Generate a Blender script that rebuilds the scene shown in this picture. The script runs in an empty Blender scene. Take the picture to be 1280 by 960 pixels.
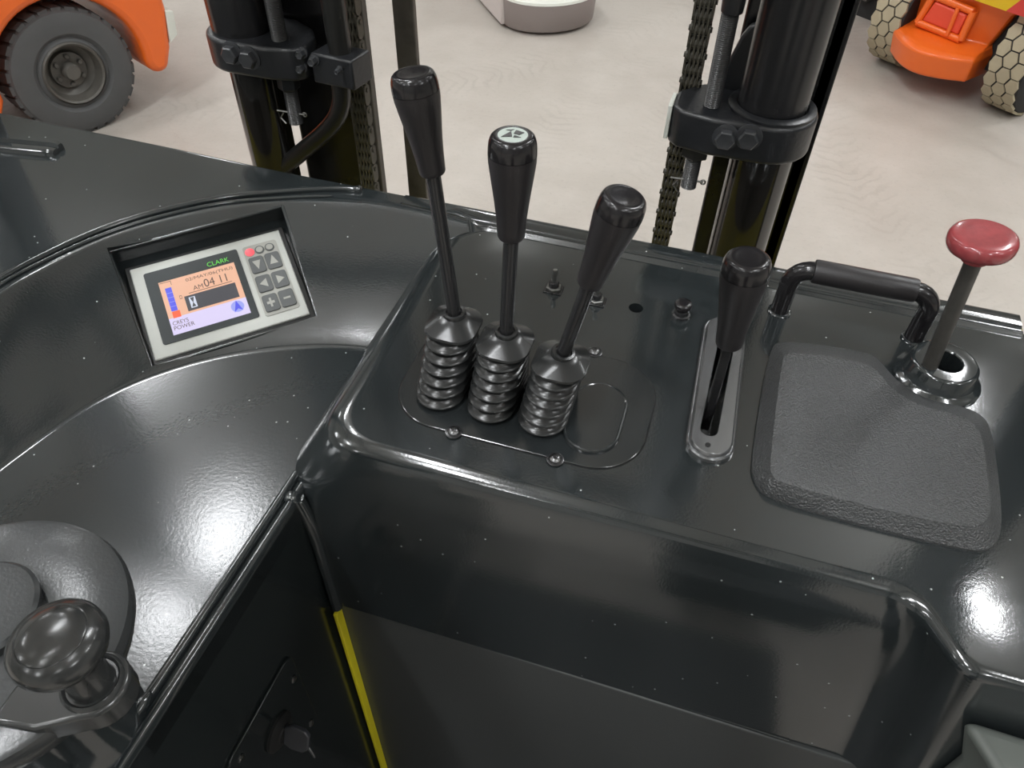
import bpy, bmesh, math, random
from mathutils import Vector, Matrix
random.seed(7)
SC = bpy.context.scene
COL = SC.collection
PI = math.pi
V = Vector

# ---------------------------------------------------------------- camera
FOC, EYE = 961.0, V((0, 0, 1.75))          # focal length in pixels of a 1280 x 960 frame
yaw, pitch, roll = math.radians(16.6), math.radians(45.8), math.radians(1.5)
FWD = V((-math.sin(yaw)*math.cos(pitch), math.cos(yaw)*math.cos(pitch), -math.sin(pitch)))
_r0 = V((math.cos(yaw), math.sin(yaw), 0)); _u0 = _r0.cross(FWD)
RGT = _r0*math.cos(roll) + _u0*math.sin(roll)
UPV = -_r0*math.sin(roll) + _u0*math.cos(roll)
cam = bpy.data.objects.new('camera', bpy.data.cameras.new('camera')); COL.objects.link(cam)
cam.matrix_world = Matrix(((RGT.x, UPV.x, -FWD.x, EYE.x), (RGT.y, UPV.y, -FWD.y, EYE.y), (RGT.z, UPV.z, -FWD.z, EYE.z), (0, 0, 0, 1)))
cam.data.sensor_width = 36; cam.data.lens = FOC/1280*36
cam.data.clip_start = 0.02; cam.data.clip_end = 200
SC.camera = cam

# ---------------------------------------------------------------- world, exposure
SC.view_settings.view_transform = 'Standard'; SC.view_settings.look = 'None'
SC.view_settings.gamma = 1; SC.view_settings.use_curve_mapping = False
SC.view_settings.exposure = 0.08
w = bpy.data.worlds.new('world'); SC.world = w; w.use_nodes = True
w.node_tree.nodes['Background'].inputs[0].default_value = (0.8, 0.85, 0.9, 1)
w.node_tree.nodes['Background'].inputs[1].default_value = 0.02
LAMP_W, UP = 78.0, .24                              # watts of each ceiling lamp, share of uplight added to brighten the ceiling
CEIL = 6.5

# ---------------------------------------------------------------- measuring helpers
def ray(px, py): return FWD + RGT*((px-640)/FOC) - UPV*((py-480)/FOC)
def atz(px, py, z): d = ray(px, py); return EYE + d*((z-EYE.z)/d.z)
def aty(px, py, y): d = ray(px, py); return EYE + d*(y/d.y)
def atx(px, py, x): d = ray(px, py); return EYE + d*(x/d.x)
def atpl(px, py, p, n): d = ray(px, py); return EYE + d*((p-EYE).dot(n)/d.dot(n))

# ---------------------------------------------------------------- materials
MATS = {}
def nodes_of(name):
    m = bpy.data.materials.new(name); m.use_nodes = True; MATS[name] = m
    nt = m.node_tree; return m, nt, nt.nodes['Principled BSDF']
def mat(name, col, rough=.4, metal=0., spec=.5, bump=0., bscale=300., rvar=0., cvar=0., cscale=6., coat=0., specks=0., emit=None, estr=0., bdist=.001):
    m, nt, b = nodes_of(name); L = nt.links.new; N = nt.nodes.new
    b.inputs['Base Color'].default_value = (*col, 1); b.inputs['Roughness'].default_value = rough
    b.inputs['Metallic'].default_value = metal; b.inputs['Specular IOR Level'].default_value = spec
    b.inputs['Coat Weight'].default_value = coat; b.inputs['Coat Roughness'].default_value = .08
    if emit: b.inputs['Emission Color'].default_value = (*emit, 1); b.inputs['Emission Strength'].default_value = estr
    tc = N('ShaderNodeTexCoord')
    src = None
    if cvar or rvar:
        n = N('ShaderNodeTexNoise'); n.inputs['Scale'].default_value = cscale; n.inputs['Detail'].default_value = 6; n.inputs['Roughness'].default_value = .65
        L(tc.outputs['Object'], n.inputs['Vector'])
        if cvar:
            mx = N('ShaderNodeMix'); mx.data_type = 'RGBA'
            mx.inputs[6].default_value = (*[c*(1-cvar) for c in col], 1); mx.inputs[7].default_value = (*[min(1, c*(1+cvar)) for c in col], 1)
            L(n.outputs[0], mx.inputs[0]); L(mx.outputs[2], b.inputs['Base Color']); src = mx
        if rvar:
            mr = N('ShaderNodeMapRange'); mr.inputs[3].default_value = max(.02, rough-rvar); mr.inputs[4].default_value = rough+rvar
            L(n.outputs[0], mr.inputs[0]); L(mr.outputs[0], b.inputs['Roughness'])
    if specks:                                                  # dust grains lying on the surface
        v = N('ShaderNodeTexVoronoi'); v.inputs['Scale'].default_value = 85
        L(tc.outputs['Object'], v.inputs['Vector'])
        r1 = N('ShaderNodeMath'); r1.operation = 'LESS_THAN'; r1.inputs[1].default_value = .085; L(v.outputs['Distance'], r1.inputs[0])
        sp = N('ShaderNodeSeparateColor'); L(v.outputs['Color'], sp.inputs[0])
        r2 = N('ShaderNodeMath'); r2.operation = 'LESS_THAN'; r2.inputs[1].default_value = specks; L(sp.outputs[0], r2.inputs[0])
        r3 = N('ShaderNodeMath'); r3.operation = 'MULTIPLY'; L(r1.outputs[0], r3.inputs[0]); L(r2.outputs[0], r3.inputs[1])
        m2 = N('ShaderNodeMix'); m2.data_type = 'RGBA'; m2.inputs[7].default_value = (.36, .38, .37, 1); L(r3.outputs[0], m2.inputs[0])
        if src: L(src.outputs[2], m2.inputs[6])
        else: m2.inputs[6].default_value = (*col, 1)
        L(m2.outputs[2], b.inputs['Base Color'])
    if bump:
        n2 = N('ShaderNodeTexNoise'); n2.inputs['Scale'].default_value = bscale; n2.inputs['Detail'].default_value = 2
        L(tc.outputs['Object'], n2.inputs['Vector'])
        bp = N('ShaderNodeBump'); bp.inputs['Strength'].default_value = bump; bp.inputs['Distance'].default_value = bdist
        L(n2.outputs[0], bp.inputs['Height']); L(bp.outputs[0], b.inputs['Normal'])
    return m
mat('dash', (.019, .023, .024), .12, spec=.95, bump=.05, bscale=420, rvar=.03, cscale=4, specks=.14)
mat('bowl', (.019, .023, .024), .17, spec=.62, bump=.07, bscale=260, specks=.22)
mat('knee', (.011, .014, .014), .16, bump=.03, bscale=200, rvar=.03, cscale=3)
mat('pad', (.052, .054, .055), .30, spec=.7, bump=1.0, bscale=520, bdist=.0022)
mat('plate', (.018, .021, .022), .16, spec=.9, bump=.06, bscale=700)
mat('rubber', (.019, .020, .020), .24, rvar=.04, cscale=40)
mat('knob', (.019, .017, .018), .36, bump=.35, bscale=1100, bdist=.0006)
mat('knob_gloss', (.012, .011, .012), .2)
mat('shaft', (.02, .02, .021), .25, metal=.0, spec=.6)
mat('screw', (.16, .16, .16), .3, metal=1)
mat('gate', (.26, .265, .27), .24, metal=.8, spec=.7)
mat('black', (.003, .003, .003), .7)
mat('wheelmat', (.046, .049, .050), .24, bump=.14, bscale=420)
mat('spinner', (.034, .036, .036), .2, spec=.7)
mat('red', (.27, .045, .05), .22, cvar=.45, cscale=60, coat=.3)
mat('stalk', (.05, .047, .042), .35, cvar=.5, cscale=70)
mat('bezel', (.43, .44, .41), .45, bump=.05, bscale=900, cvar=.06, cscale=30)
mat('keypad', (.30, .30, .27), .5)
mat('button', (.075, .08, .08), .5)
mat('buttonmark', (.30, .30, .27), .5)
mat('ledred', (.7, .06, .08), .4, emit=(1, .15, .17), estr=.45)
mat('screenframe', (.03, .036, .038), .25)
mat('scr_orange', (.02, .02, .02), .3, emit=(1.0, .55, .36), estr=.80)
mat('scr_lav', (.02, .02, .02), .3, emit=(.78, .70, 1.0), estr=.86)
mat('scr_blue', (.02, .02, .02), .3, emit=(.08, .09, .85), estr=.9)
mat('scr_lblue', (.02, .02, .02), .3, emit=(.36, .40, .95), estr=.85)
mat('scr_red', (.02, .02, .02), .3, emit=(1.0, .12, .03), estr=.9)
mat('scr_dark', (.03, .03, .034), .3, emit=(.04, .04, .05), estr=.7)
mat('scr_text', (.02, .02, .02), .3, emit=(.12, .06, .05), estr=.6)
mat('scr_white', (.02, .02, .02), .3, emit=(.8, .85, 1), estr=.8)
mat('scr_green', (.02, .05, .02), .3, emit=(.16, .85, .08), estr=.75)
mat('yellow', (.78, .68, .02), .4)
mat('olive', (.36, .33, .012), .45)
mat('lowpanel', (.050, .053, .052), .42, bump=.05, bscale=500)
mat('greybox', (.10, .11, .10), .4)
mat('mast', (.012, .012, .013), .26, bump=.05, bscale=60, rvar=.06, cscale=9)
mat('mastiron', (.014, .015, .017), .32, bump=.18, bscale=140, bdist=.002)
mat('rustrail', (.085, .076, .064), .5, cvar=.6, cscale=30, bump=.3, bscale=90)
mat('rod', (.010, .009, .008), .12, spec=.8)
mat('thread', (.07, .07, .07), .32, metal=.4, cvar=.4, cscale=80)
mat('boltsteel', (.05, .052, .056), .3, metal=.2)
mat('zinc', (.22, .22, .21), .35, metal=.9)
mat('chain', (.050, .045, .032), .45, cvar=.7, cscale=60)
mat('hose', (.012, .012, .011), .28)
mat('orange', (.80, .135, .012), .38, coat=.35, cvar=.06, cscale=3)
mat('orangered', (.72, .07, .03), .4)
mat('tyre_dark', (.075, .077, .078), .75, cvar=.15, cscale=12)
mat('rimgrey', (.085, .080, .070), .5, cvar=.4, cscale=9)
mat('tyre_tan', (.37, .32, .22), .8, cvar=.15, cscale=9)
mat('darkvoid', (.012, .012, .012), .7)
mat('hazyellow', (.72, .48, .01), .4)
mat('hazred', (.62, .05, .04), .4)
mat('skirt', (.26, .225, .215), .45)
mat('whitebody', (.66, .68, .62), .4)
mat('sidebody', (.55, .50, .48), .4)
mat('walls', (.55, .55, .53), .8)
mat('ceil', (.80, .79, .74), .85, cvar=.1, cscale=.4)
mat('lamp_body', (.7, .7, .7), .4)
mat('lamp_glow', (.9, .9, .9), .4, emit=(.93, .97, 1), estr=14.)
mat('seatblack', (.02, .02, .021), .6)
mat('keychrome', (.30, .31, .32), .3, metal=.8)
mat('keyblack', (.035, .037, .042), .25)
mat('markwhite', (.40, .45, .41), .4)
def floor_mat():
    m, nt, b = nodes_of('floor'); L = nt.links.new; N = nt.nodes.new
    tc = N('ShaderNodeTexCoord')
    def noise(s, d=8, r=.6):
        n = N('ShaderNodeTexNoise'); n.inputs['Scale'].default_value = s; n.inputs['Detail'].default_value = d; n.inputs['Roughness'].default_value = r
        L(tc.outputs['Object'], n.inputs['Vector']); return n
    big = noise(.8); mid = noise(5); fine = noise(45, 6, .7)
    def mix(f, a, c, typ='MIX'):
        x = N('ShaderNodeMix'); x.data_type = 'RGBA'; x.blend_type = typ
        for s, k in ((f, 0), (a, 6), (c, 7)):
            if isinstance(s, (tuple, float, int)): x.inputs[k].default_value = s
            else: L(s, x.inputs[k])
        return x.outputs[2]
    def rng(s, a, c, lo, hi):
        x = N('ShaderNodeMapRange'); x.inputs[1].default_value = a; x.inputs[2].default_value = c; x.inputs[3].default_value = lo; x.inputs[4].default_value = hi
        L(s, x.inputs[0]); return x.outputs[0]
    c = mix(rng(big.outputs[0], .35, .65, 0, 1), (.38, .347, .310, 1), (.44, .405, .366, 1))
    c = mix(rng(mid.outputs[0], .4, .7, 0, .35), c, (.50, .47, .43, 1))
    c = mix(rng(fine.outputs[0], .55, .8, 0, .5), c, (.28, .253, .225, 1))
    # tyre prints: thin dark ripples along two sweeping bands
    for k, (cx, cy, R, wd, fr) in enumerate(((2.6, 3.4, 2.9, .16, 26), (1.9, 3.0, 2.75, .13, 30), (-3.9, 6.2, 3.6, .16, 24), (3.4, 4.3, 3.05, .2, 22))):
        mp = N('ShaderNodeMapping'); mp.inputs['Location'].default_value = (-cx, -cy, 0); L(tc.outputs['Object'], mp.inputs['Vector'])
        le = N('ShaderNodeVectorMath'); le.operation = 'LENGTH'; L(mp.outputs[0], le.inputs[0])
        d0 = N('ShaderNodeMath'); d0.operation = 'SUBTRACT'; d0.inputs[1].default_value = R; L(le.outputs['Value'], d0.inputs[0])
        ab = N('ShaderNodeMath'); ab.operation = 'ABSOLUTE'; L(d0.outputs[0], ab.inputs[0])
        band = rng(ab.outputs[0], wd*.55, wd, 1, 0)
        sx = N('ShaderNodeSeparateXYZ'); L(mp.outputs[0], sx.inputs[0])
        at = N('ShaderNodeMath'); at.operation = 'ARCTAN2'; L(sx.outputs[1], at.inputs[0]); L(sx.outputs[0], at.inputs[1])
        m1 = N('ShaderNodeMath'); m1.operation = 'MULTIPLY'; m1.inputs[1].default_value = R*fr*4; L(at.outputs[0], m1.inputs[0])
        m2 = N('ShaderNodeMath'); m2.operation = 'MULTIPLY_ADD'; m2.inputs[1].default_value = 60; L(ab.outputs[0], m2.inputs[0]); L(m1.outputs[0], m2.inputs[2])
        m3 = N('ShaderNodeMath'); m3.operation = 'MULTIPLY_ADD'; m3.inputs[1].default_value = 22; L(mid.outputs[0], m3.inputs[0]); L(m2.outputs[0], m3.inputs[2])
        sn = N('ShaderNodeMath'); sn.operation = 'SINE'; L(m3.outputs[0], sn.inputs[0])
        st = rng(sn.outputs[0], .2, 1, 0, .22)
        ml = N('ShaderNodeMath'); ml.operation = 'MULTIPLY'; L(st, ml.inputs[0]); L(band, ml.inputs[1])
        ms = N('ShaderNodeMath'); ms.operation = 'MULTIPLY'; L(ml.outputs[0], ms.inputs[0]); L(rng(noise(1.7).outputs[0], .42, .6, 0, 1), ms.inputs[1])
        c = mix(ms.outputs[0], c, (.25, .223, .197, 1))
    L(c, b.inputs['Base Color']); b.inputs['Roughness'].default_value = .42; b.inputs['Specular IOR Level'].default_value = .35
    bp = N('ShaderNodeBump'); bp.inputs['Strength'].default_value = .25; bp.inputs['Distance'].default_value = .004
    L(fine.outputs[0], bp.inputs['Height']); L(bp.outputs[0], b.inputs['Normal'])
floor_mat()

# ---------------------------------------------------------------- object helpers
def tag(o, label, cat, group=None):
    o['label'] = label; o['category'] = cat
    if group: o['group'] = group
    return o
def thing(name, label, cat, loc=(0, 0, 0), group=None):
    o = bpy.data.objects.new(name, None); COL.objects.link(o); o.location = loc; o.empty_display_size = .02
    return tag(o, label, cat, group)
def obj(name, bm, m, parent=None, smooth=40, bevel=0., seg=2, mats=None):
    me = bpy.data.meshes.new(name)
    bmesh.ops.remove_doubles(bm, verts=bm.verts, dist=1e-6)
    bmesh.ops.recalc_face_normals(bm, faces=bm.faces)
    bm.to_mesh(me); bm.free()
    me.materials.append(MATS[m])
    for x in mats or (): me.materials.append(MATS[x])
    if smooth:
        me.shade_smooth(); me.set_sharp_from_angle(angle=math.radians(smooth))
    o = bpy.data.objects.new(name, me); COL.objects.link(o)
    if parent:
        o.parent = parent; o.matrix_parent_inverse = Matrix.Translation(-V(parent.location))   # geometry is written in world metres
    if bevel:
        b = o.modifiers.new('bevel', 'BEVEL'); b.width = bevel; b.segments = seg; b.limit_method = 'ANGLE'; b.angle_limit = math.radians(30)
        b.harden_normals = False
    return o
def NB(): return bmesh.new()
def frame(d, hint=V((0, 0, 1))):
    d = d.normalized(); x = hint.cross(d)
    if x.length < 1e-4: x = V((1, 0, 0)).cross(d)
    x.normalize(); return x, d.cross(x), d
def skin(bm, rings, closed=True, cap0=False, cap1=False):
    R = [[bm.verts.new(p) for p in r] for r in rings]; n = len(R[0])
    for a, b in zip(R, R[1:]):
        for i in range(n if closed else n-1):
            j = (i+1) % n
            try: bm.faces.new((a[i], a[j], b[j], b[i]))
            except ValueError: pass
    if cap0: bm.faces.new(R[0])
    if cap1: bm.faces.new(R[-1])
    return R
def tube(bm, pts, r, n=14, cap=True):
    pts = [V(p) for p in pts]; rs = r if isinstance(r, (list, tuple)) else [r]*len(pts); rings = []; x = None
    for i, p in enumerate(pts):
        d = (pts[min(i+1, len(pts)-1)]-pts[max(i-1, 0)]).normalized()
        if x is None: x, y, _ = frame(d)
        else:
            x = (x-d*x.dot(d)).normalized(); y = d.cross(x)
        rings.append([p+(x*math.cos(2*PI*k/n)+y*math.sin(2*PI*k/n))*rs[i] for k in range(n)])
    skin(bm, rings, True, cap, cap); return bm
def lathe(bm, base, axis, prof, n=32, cap0=True, cap1=True):
    x, y, d = frame(V(axis)); base = V(base)
    rings = [[base+d*h+(x*math.cos(2*PI*k/n)+y*math.sin(2*PI*k/n))*max(r, 1e-5) for k in range(n)] for r, h in prof]
    skin(bm, rings, True, cap0, cap1); return bm
def box(bm, a, b):
    a, b = V(a), V(b)
    q = [bm.verts.new((x, y, z)) for z in (a.z, b.z) for x, y in ((a.x, a.y), (b.x, a.y), (b.x, b.y), (a.x, b.y))]
    for f in ((0, 3, 2, 1), (4, 5, 6, 7), (0, 1, 5, 4), (1, 2, 6, 5), (2, 3, 7, 6), (3, 0, 4, 7)): bm.faces.new([q[i] for i in f])
    return bm
def obox(bm, o, ex, ey, ez):
    o = V(o); q = [bm.verts.new(o+ex*i+ey*j+ez*k) for k in (0, 1) for i, j in ((0, 0), (1, 0), (1, 1), (0, 1))]
    for f in ((0, 3, 2, 1), (4, 5, 6, 7), (0, 1, 5, 4), (1, 2, 6, 5), (2, 3, 7, 6), (3, 0, 4, 7)): bm.faces.new([q[i] for i in f])
    return bm
def prism(bm, outline, off):
    a = [bm.verts.new(p) for p in outline]; b = [bm.verts.new(V(p)+off) for p in outline]; n = len(a)
    bm.faces.new(a); bm.faces.new(b[::-1])
    for i in range(n): bm.faces.new((a[i], b[i], b[(i+1) % n], a[(i+1) % n]))
    return bm
def stadium(cx, cy, hw, hl, n=12, sq=1.0):
    """outline in xy, long axis along y; sq<1 keeps squarer corners"""
    r = hw*sq; pts = []
    for sx, sy, a0 in ((1, 1, 0), (-1, 1, PI/2), (-1, -1, PI), (1, -1, 1.5*PI)):
        for k in range(n+1):
            a = a0+PI/2*k/n; pts.append((cx+sx*(hw-r)+r*math.cos(a), cy+sy*(hl-r)+r*math.sin(a)))
    return pts
def rrect(x0, x1, y0, y1, r, n=8):
    return stadium((x0+x1)/2, (y0+y1)/2, (x1-x0)/2, (y1-y0)/2, n, r/((x1-x0)/2))
def chaikin(p, it=2):
    for _ in range(it):
        q = []
        for i in range(len(p)):
            a, b = p[i], p[(i+1) % len(p)]; q += [a*.75+b*.25, a*.25+b*.75]
        p = q
    return p
def catmull(P, per=8):
    P = [V(p) for p in P]; out = []
    for i in range(len(P)-1):
        a, b, c, d = P[max(i-1, 0)], P[i], P[i+1], P[min(i+2, len(P)-1)]
        for k in range(per):
            t = k/per; out.append(.5*((2*b)+(c-a)*t+(2*a-5*b+4*c-d)*t*t+(3*b-a-3*c+d)*t**3))
    return out+[P[-1]]
def fill_holes(bm, loops):
    es = []
    for l in loops:
        vs = [v if isinstance(v, bmesh.types.BMVert) else bm.verts.new(v) for v in l]
        for i in range(len(vs)):
            a, b = vs[i], vs[(i+1) % len(vs)]
            es.append(bm.edges.get((a, b)) or bm.edges.new((a, b)))
    bmesh.ops.triangle_fill(bm, edges=es, use_beauty=True, use_dissolve=False)
def text_bm(s, origin, ux, uy, height, width=None, mirror=False):
    c = bpy.data.curves.new('lettering', 'FONT'); c.body = s; c.size = 1
    o = bpy.data.objects.new('lettering_tmp', c); COL.objects.link(o)
    dg = bpy.context.evaluated_depsgraph_get(); me = bpy.data.meshes.new_from_object(o.evaluated_get(dg))
    bpy.data.objects.remove(o); bm = NB(); bm.from_mesh(me); bpy.data.meshes.remove(me)
    x0 = min(v.co.x for v in bm.verts); x1 = max(v.co.x for v in bm.verts); y0 = min(v.co.y for v in bm.verts); y1 = max(v.co.y for v in bm.verts)
    sy = height/(y1-y0); sx = width/(x1-x0) if width else sy
    for v in bm.verts: v.co = V(origin)+ux*((v.co.x-x0)*sx)+uy*((v.co.y-y0)*sy)
    return bm

# ================================================================ THE HALL
def struct(name, bm, m, **k):
    o = obj(name, bm, m, **k); o['kind'] = 'structure'; return o
X0, X1, Y0, Y1 = -15, 13, -11, 18
struct('floor', box(NB(), (X0, Y0, -.1), (X1, Y1, 0)), 'floor', smooth=0)
struct('ceiling', box(NB(), (X0, Y0, CEIL+1.2), (X1, Y1, CEIL+1.4)), 'ceil', smooth=0)
struct('wall_left', box(NB(), (X0-.2, Y0, 0), (X0, Y1, CEIL+1.2)), 'walls', smooth=0)
struct('wall_right', box(NB(), (X1, Y0, 0), (X1+.2, Y1, CEIL+1.2)), 'walls', smooth=0)
struct('wall_front', box(NB(), (X0, Y1, 0), (X1, Y1+.2, CEIL+1.2)), 'walls', smooth=0)
struct('wall_back', box(NB(), (X0, Y0-.2, 0), (X1, Y0, CEIL+1.2)), 'walls', smooth=0)
def lamp(x, y):
    t = thing('ceiling_lamp', 'long white tube lamp hanging under the hall ceiling', 'lamp', (x, y, CEIL), 'hall ceiling lamps')
    obj('housing', box(NB(), (x-.16, y-.75, CEIL+.01), (x+.16, y+.75, CEIL+.09)), 'lamp_body', t, smooth=0)
    for s_ in (-.6, .6): obj('suspension_wire', box(NB(), (x-.004, y+s_-.004, CEIL+.08), (x+.004, y+s_+.004, CEIL+1.21)), 'lamp_body', t, smooth=0)
    obj('diffuser', box(NB(), (x-.13, y-.72, CEIL-.02), (x+.13, y+.72, CEIL+.012)), 'lamp_glow', t, smooth=0)
    l = bpy.data.lights.new('lamp_light', 'AREA'); l.shape = 'RECTANGLE'; l.size = .28; l.size_y = 1.44; l.energy = LAMP_W; l.color = (.96, .98, 1)
    lo = bpy.data.objects.new('lamp_light', l); COL.objects.link(lo); lo.location = (x, y, CEIL-.03); lo.parent = t; lo.matrix_parent_inverse = Matrix.Translation(-V((x, y, CEIL)))
    l2 = bpy.data.lights.new('added_uplight', 'AREA'); l2.shape = 'RECTANGLE'; l2.size = .28; l2.size_y = 1.44; l2.energy = LAMP_W*UP; l2.color = (.96, .98, 1)  # upward light added so the dash mirrors a brighter ceiling
    l3 = bpy.data.objects.new('added_uplight', l2); COL.objects.link(l3); l3.location = (x, y, CEIL+.10); l3.rotation_euler = (PI, 0, 0); l3.parent = t; l3.matrix_parent_inverse = Matrix.Translation(-V((x, y, CEIL)))
for x, y in ((-10, -5), (-10, 0), (-9.5, 12.5), (-11, 6), (-5.95, 4.8), (-5.5, -2), (-5.5, -7), (-3.6, 2.6), (-1.8, -.65), (-1.75, -3), (-1.75, -7), (-4, 13), (1, 13.5),
             (2.75, 4.4), (2.95, 6.3), (3, -1), (3, -5.5), (7, -3), (7.5, 2.5), (7.5, 7.5), (7, 13)): lamp(x, y)

# ================================================================ THE DASHBOARD
P = 1.17            # lever console top
ZB = 1.085          # steering bowl floor
ZT = 1.172          # top of the sloping bowl wall
dash = thing('dashboard', 'glossy black moulded dashboard with steering bowl and raised lever console', 'dashboard', (-.2, .6, .86))

# --- console: horizontal slices through a rounded plinth
# polygon corners walking with the console on the left hand
PV = [(-.303, .803), (-.303, .424), (.239, .424), (.275, .366), (.375, .366), (.375, .803)]
# per edge (start vertex i to i+1): fillet radius at start, at end, wall slope dd/dt
PE = [(.045, .038, .60), (.0105, .009, .0), (.012, .010, -.12), (.010, .010, .02), (.006, .006, .0), (.004, .004, .0)]
PR = [.075, .045, .022, .016, .02, .006]      # plan rounding of each corner
def dprof(r, k, t):
    th = math.atan2(1, k); tc = r*(1-math.cos(th)); dc = r*math.sin(th)
    if t < tc: return math.sqrt(max(0, r*r-(r-t)**2))
    return dc+k*(t-tc)
def slice_ring(t, scale=1.0):
    n = len(PV); lines = []
    for e in range(n):
        a = V((*PV[e], 0)); b = V((*PV[(e+1) % n], 0)); r0, r1, k = PE[e]
        d = (b-a).normalized(); nr = V((d.y, -d.x, 0))
        b0, b1 = (.024, .018) if e == 1 else (0, 0)                 # gently swelling belly under the front edge
        q_ = 1-math.exp(-t/.034)
        lines.append((a+nr*(dprof(r0, k, t)+b0*q_), b+nr*(dprof(r1, k, t)+b1*q_)))
    def cross(l1, l2):
        p, u = l1[0], l1[1]-l1[0]; q, v = l2[0], l2[1]-l2[0]
        s = ((q.x-p.x)*v.y-(q.y-p.y)*v.x)/(u.x*v.y-u.y*v.x); return p+u*s
    C = [cross(lines[i-1], lines[i]) for i in range(n)]
    ring = []
    for i in range(n):
        c = C[i]; u1 = (C[i-1]-c); u2 = (C[(i+1) % n]-c)
        L = PR[i]+ (.6*dprof(.03, .2, t) if i == 1 else 0); L1 = min(L, .42*u1.length); L2 = min(L, .42*u2.length); L = min(L1, L2)
        p0, p2 = c+u1.normalized()*L, c+u2.normalized()*L
        for k in range(11):
            s = k/10; ring.append(p0*(1-s)**2+c*2*s*(1-s)+p2*s*s)
        nx = C[(i+1) % n]; un = (c-nx); LL = PR[(i+1) % n]+(.6*dprof(.03, .2, t) if (i+1) % n == 1 else 0)
        w_ = (C[(i+2) % n]-nx).length; q = nx+un.normalized()*min(LL, .42*un.length, .42*w_)
        for k in range(1, 12): ring.append(p2.lerp(q, k/12))
    for p in ring: p.z = P-t
    return ring
ts = sorted(set([0.]+[.05*(1-math.cos(math.radians(a))) for a in range(6, 91, 6)]+[.0004, .001, .0018, .003, .0045, .0062, .008, .0095, .0112]+[.06, .07, .08, .095, .11, .13, .15, .175, .2, .25, .305]))
bm = NB(); RR = skin(bm, [slice_ring(t) for t in ts])
hole_a = atz(795, 385, P); SLOT0, SLOT1 = atz(884, 545, P), atz(908, 425, P); BOSS = atz(1176, 462, 1.183); BOSS.z = P
def circ(c, r, z, n=20): return [V((c.x+r*math.cos(2*PI*k/n), c.y+r*math.sin(2*PI*k/n), z)) for k in range(n)]
def slot_pts(r, z, ext=0., n=8):
    a, b = V((SLOT0.x, SLOT0.y, 0)), V((SLOT1.x, SLOT1.y, 0)); d = (b-a).normalized(); nx = V((d.y, -d.x, 0)); pts = []
    for c, s in ((b+d*ext, 1), (a-d*ext, -1)):
        for k in range(n+1):
            an = PI*k/n; pts.append(c+nx*(r*math.cos(an)*s)+d*(r*math.sin(an)*s))
    for p in pts: p.z = z
    return pts
holes = [circ(hole_a, .0085, P), slot_pts(.0105, P), circ(BOSS, .02, P)]
hv = [[bm.verts.new(p) for p in h] for h in holes]
fill_holes(bm, [RR[0]]+hv)
for h in hv:                                     # walls of the openings and a closed bottom
    lo = [bm.verts.new(v.co-V((0, 0, .045))) for v in h]
    for i in range(len(h)): bm.faces.new((h[i], h[(i+1) % len(h)], lo[(i+1) % len(h)], lo[i]))
    bm.faces.new(lo)
obj('lever_console', bm, 'dash', dash, smooth=38)

# --- steering bowl floor
crease_px = [(-120, 700), (-30, 615), (40, 560), (110, 512), (180, 478), (260, 453), (340, 440), (410, 437), (470, 442), (530, 456)]
top_px = [(-90, 425), (0, 363), (60, 329), (130, 296), (200, 273), (280, 256), (360, 247), (450, 247), (520, 258), (600, 277)]
cw_ = [atz(*p, ZB) for p in crease_px]; tw_ = [atz(*p, ZT) for p in top_px]
CR = catmull([V((cw_[0].x+.010, .0, ZB)), V((cw_[0].x-.006, cw_[0].y*.5, ZB))]+cw_, 8)          # the bowl runs on beside the wheel
TP = catmull([V((tw_[0].x+.005, .0, ZT)), V((tw_[0].x-.012, tw_[0].y*.5, ZT))]+tw_, 8)
bm = NB()
fl = [p.copy() for p in CR]+[V((-.30, .44, ZB)), V((-.352, .40, ZB)), V((-.362, .0, ZB))]
vs = [bm.verts.new(p) for p in fl]; f = bm.faces.new(vs)
bmesh.ops.triangulate(bm, faces=[f])
obj('bowl_floor', bm, 'bowl', dash, smooth=0)
# --- bowl wall
def wall_pt(i, s):
    a, b = CR[i], TP[i]; p = a.lerp(b, s); e = .05
    if s < e: g = s*s/(2*e)
    elif s > 1-e: g = 1-e-(1-s)**2/(2*e)
    else: g = s-e/2
    p.z = ZB+(ZT-ZB)*g/(1-e); return p
SV = [0, .012, .025, .037, .05, .1, .2, .3, .4, .5, .6, .7, .8, .9, .95, .963, .975, .988, 1]
bm = NB(); skin(bm, [[wall_pt(i, s) for i in range(len(CR))] for s in SV], closed=False)
# opening for the display
pa, pb, pc = wall_pt(50, .85), wall_pt(64, .85), wall_pt(57, .15)
DN = (pb-pa).cross(pc-pa).normalized()
if DN.z < 0: DN = -DN
DP = (wall_pt(57, .5)+pa+pb+pc)*.25
rec = [atpl(x, y, DP, DN) for x, y in ((137, 315), (353, 258), (397, 397), (190, 460))]     # TL TR BR BL
cen = sum(rec, V())/4
pls = []
for i in range(4):
    a, b = rec[i], rec[(i+1) % 4]; nn = (b-a).cross(DN).normalized()
    if (cen-a).dot(nn) > 0: nn = -nn
    pls.append((a, nn))
    bmesh.ops.bisect_plane(bm, geom=bm.verts[:]+bm.edges[:]+bm.faces[:], plane_co=a, plane_no=nn, dist=1e-7)
kill = [f for f in bm.faces if all((f.calc_center_median()-a).dot(nn) < 0 for a, nn in pls)]
bmesh.ops.delete(bm, geom=kill, context='FACES')
be = [e for e in bm.edges if e.is_boundary and all((( e.verts[0].co+e.verts[1].co)/2-a).dot(nn) < 2e-4 for a, nn in pls)]
upv = ((rec[0]+rec[1])-(rec[2]+rec[3])); Hh = upv.length/2; upv.normalize()
FD = lambda p: .012+.016*max(0, min(1, ((p-(rec[2]+rec[3])/2).dot(upv))/Hh))     # pocket depth, deeper at the top
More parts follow.
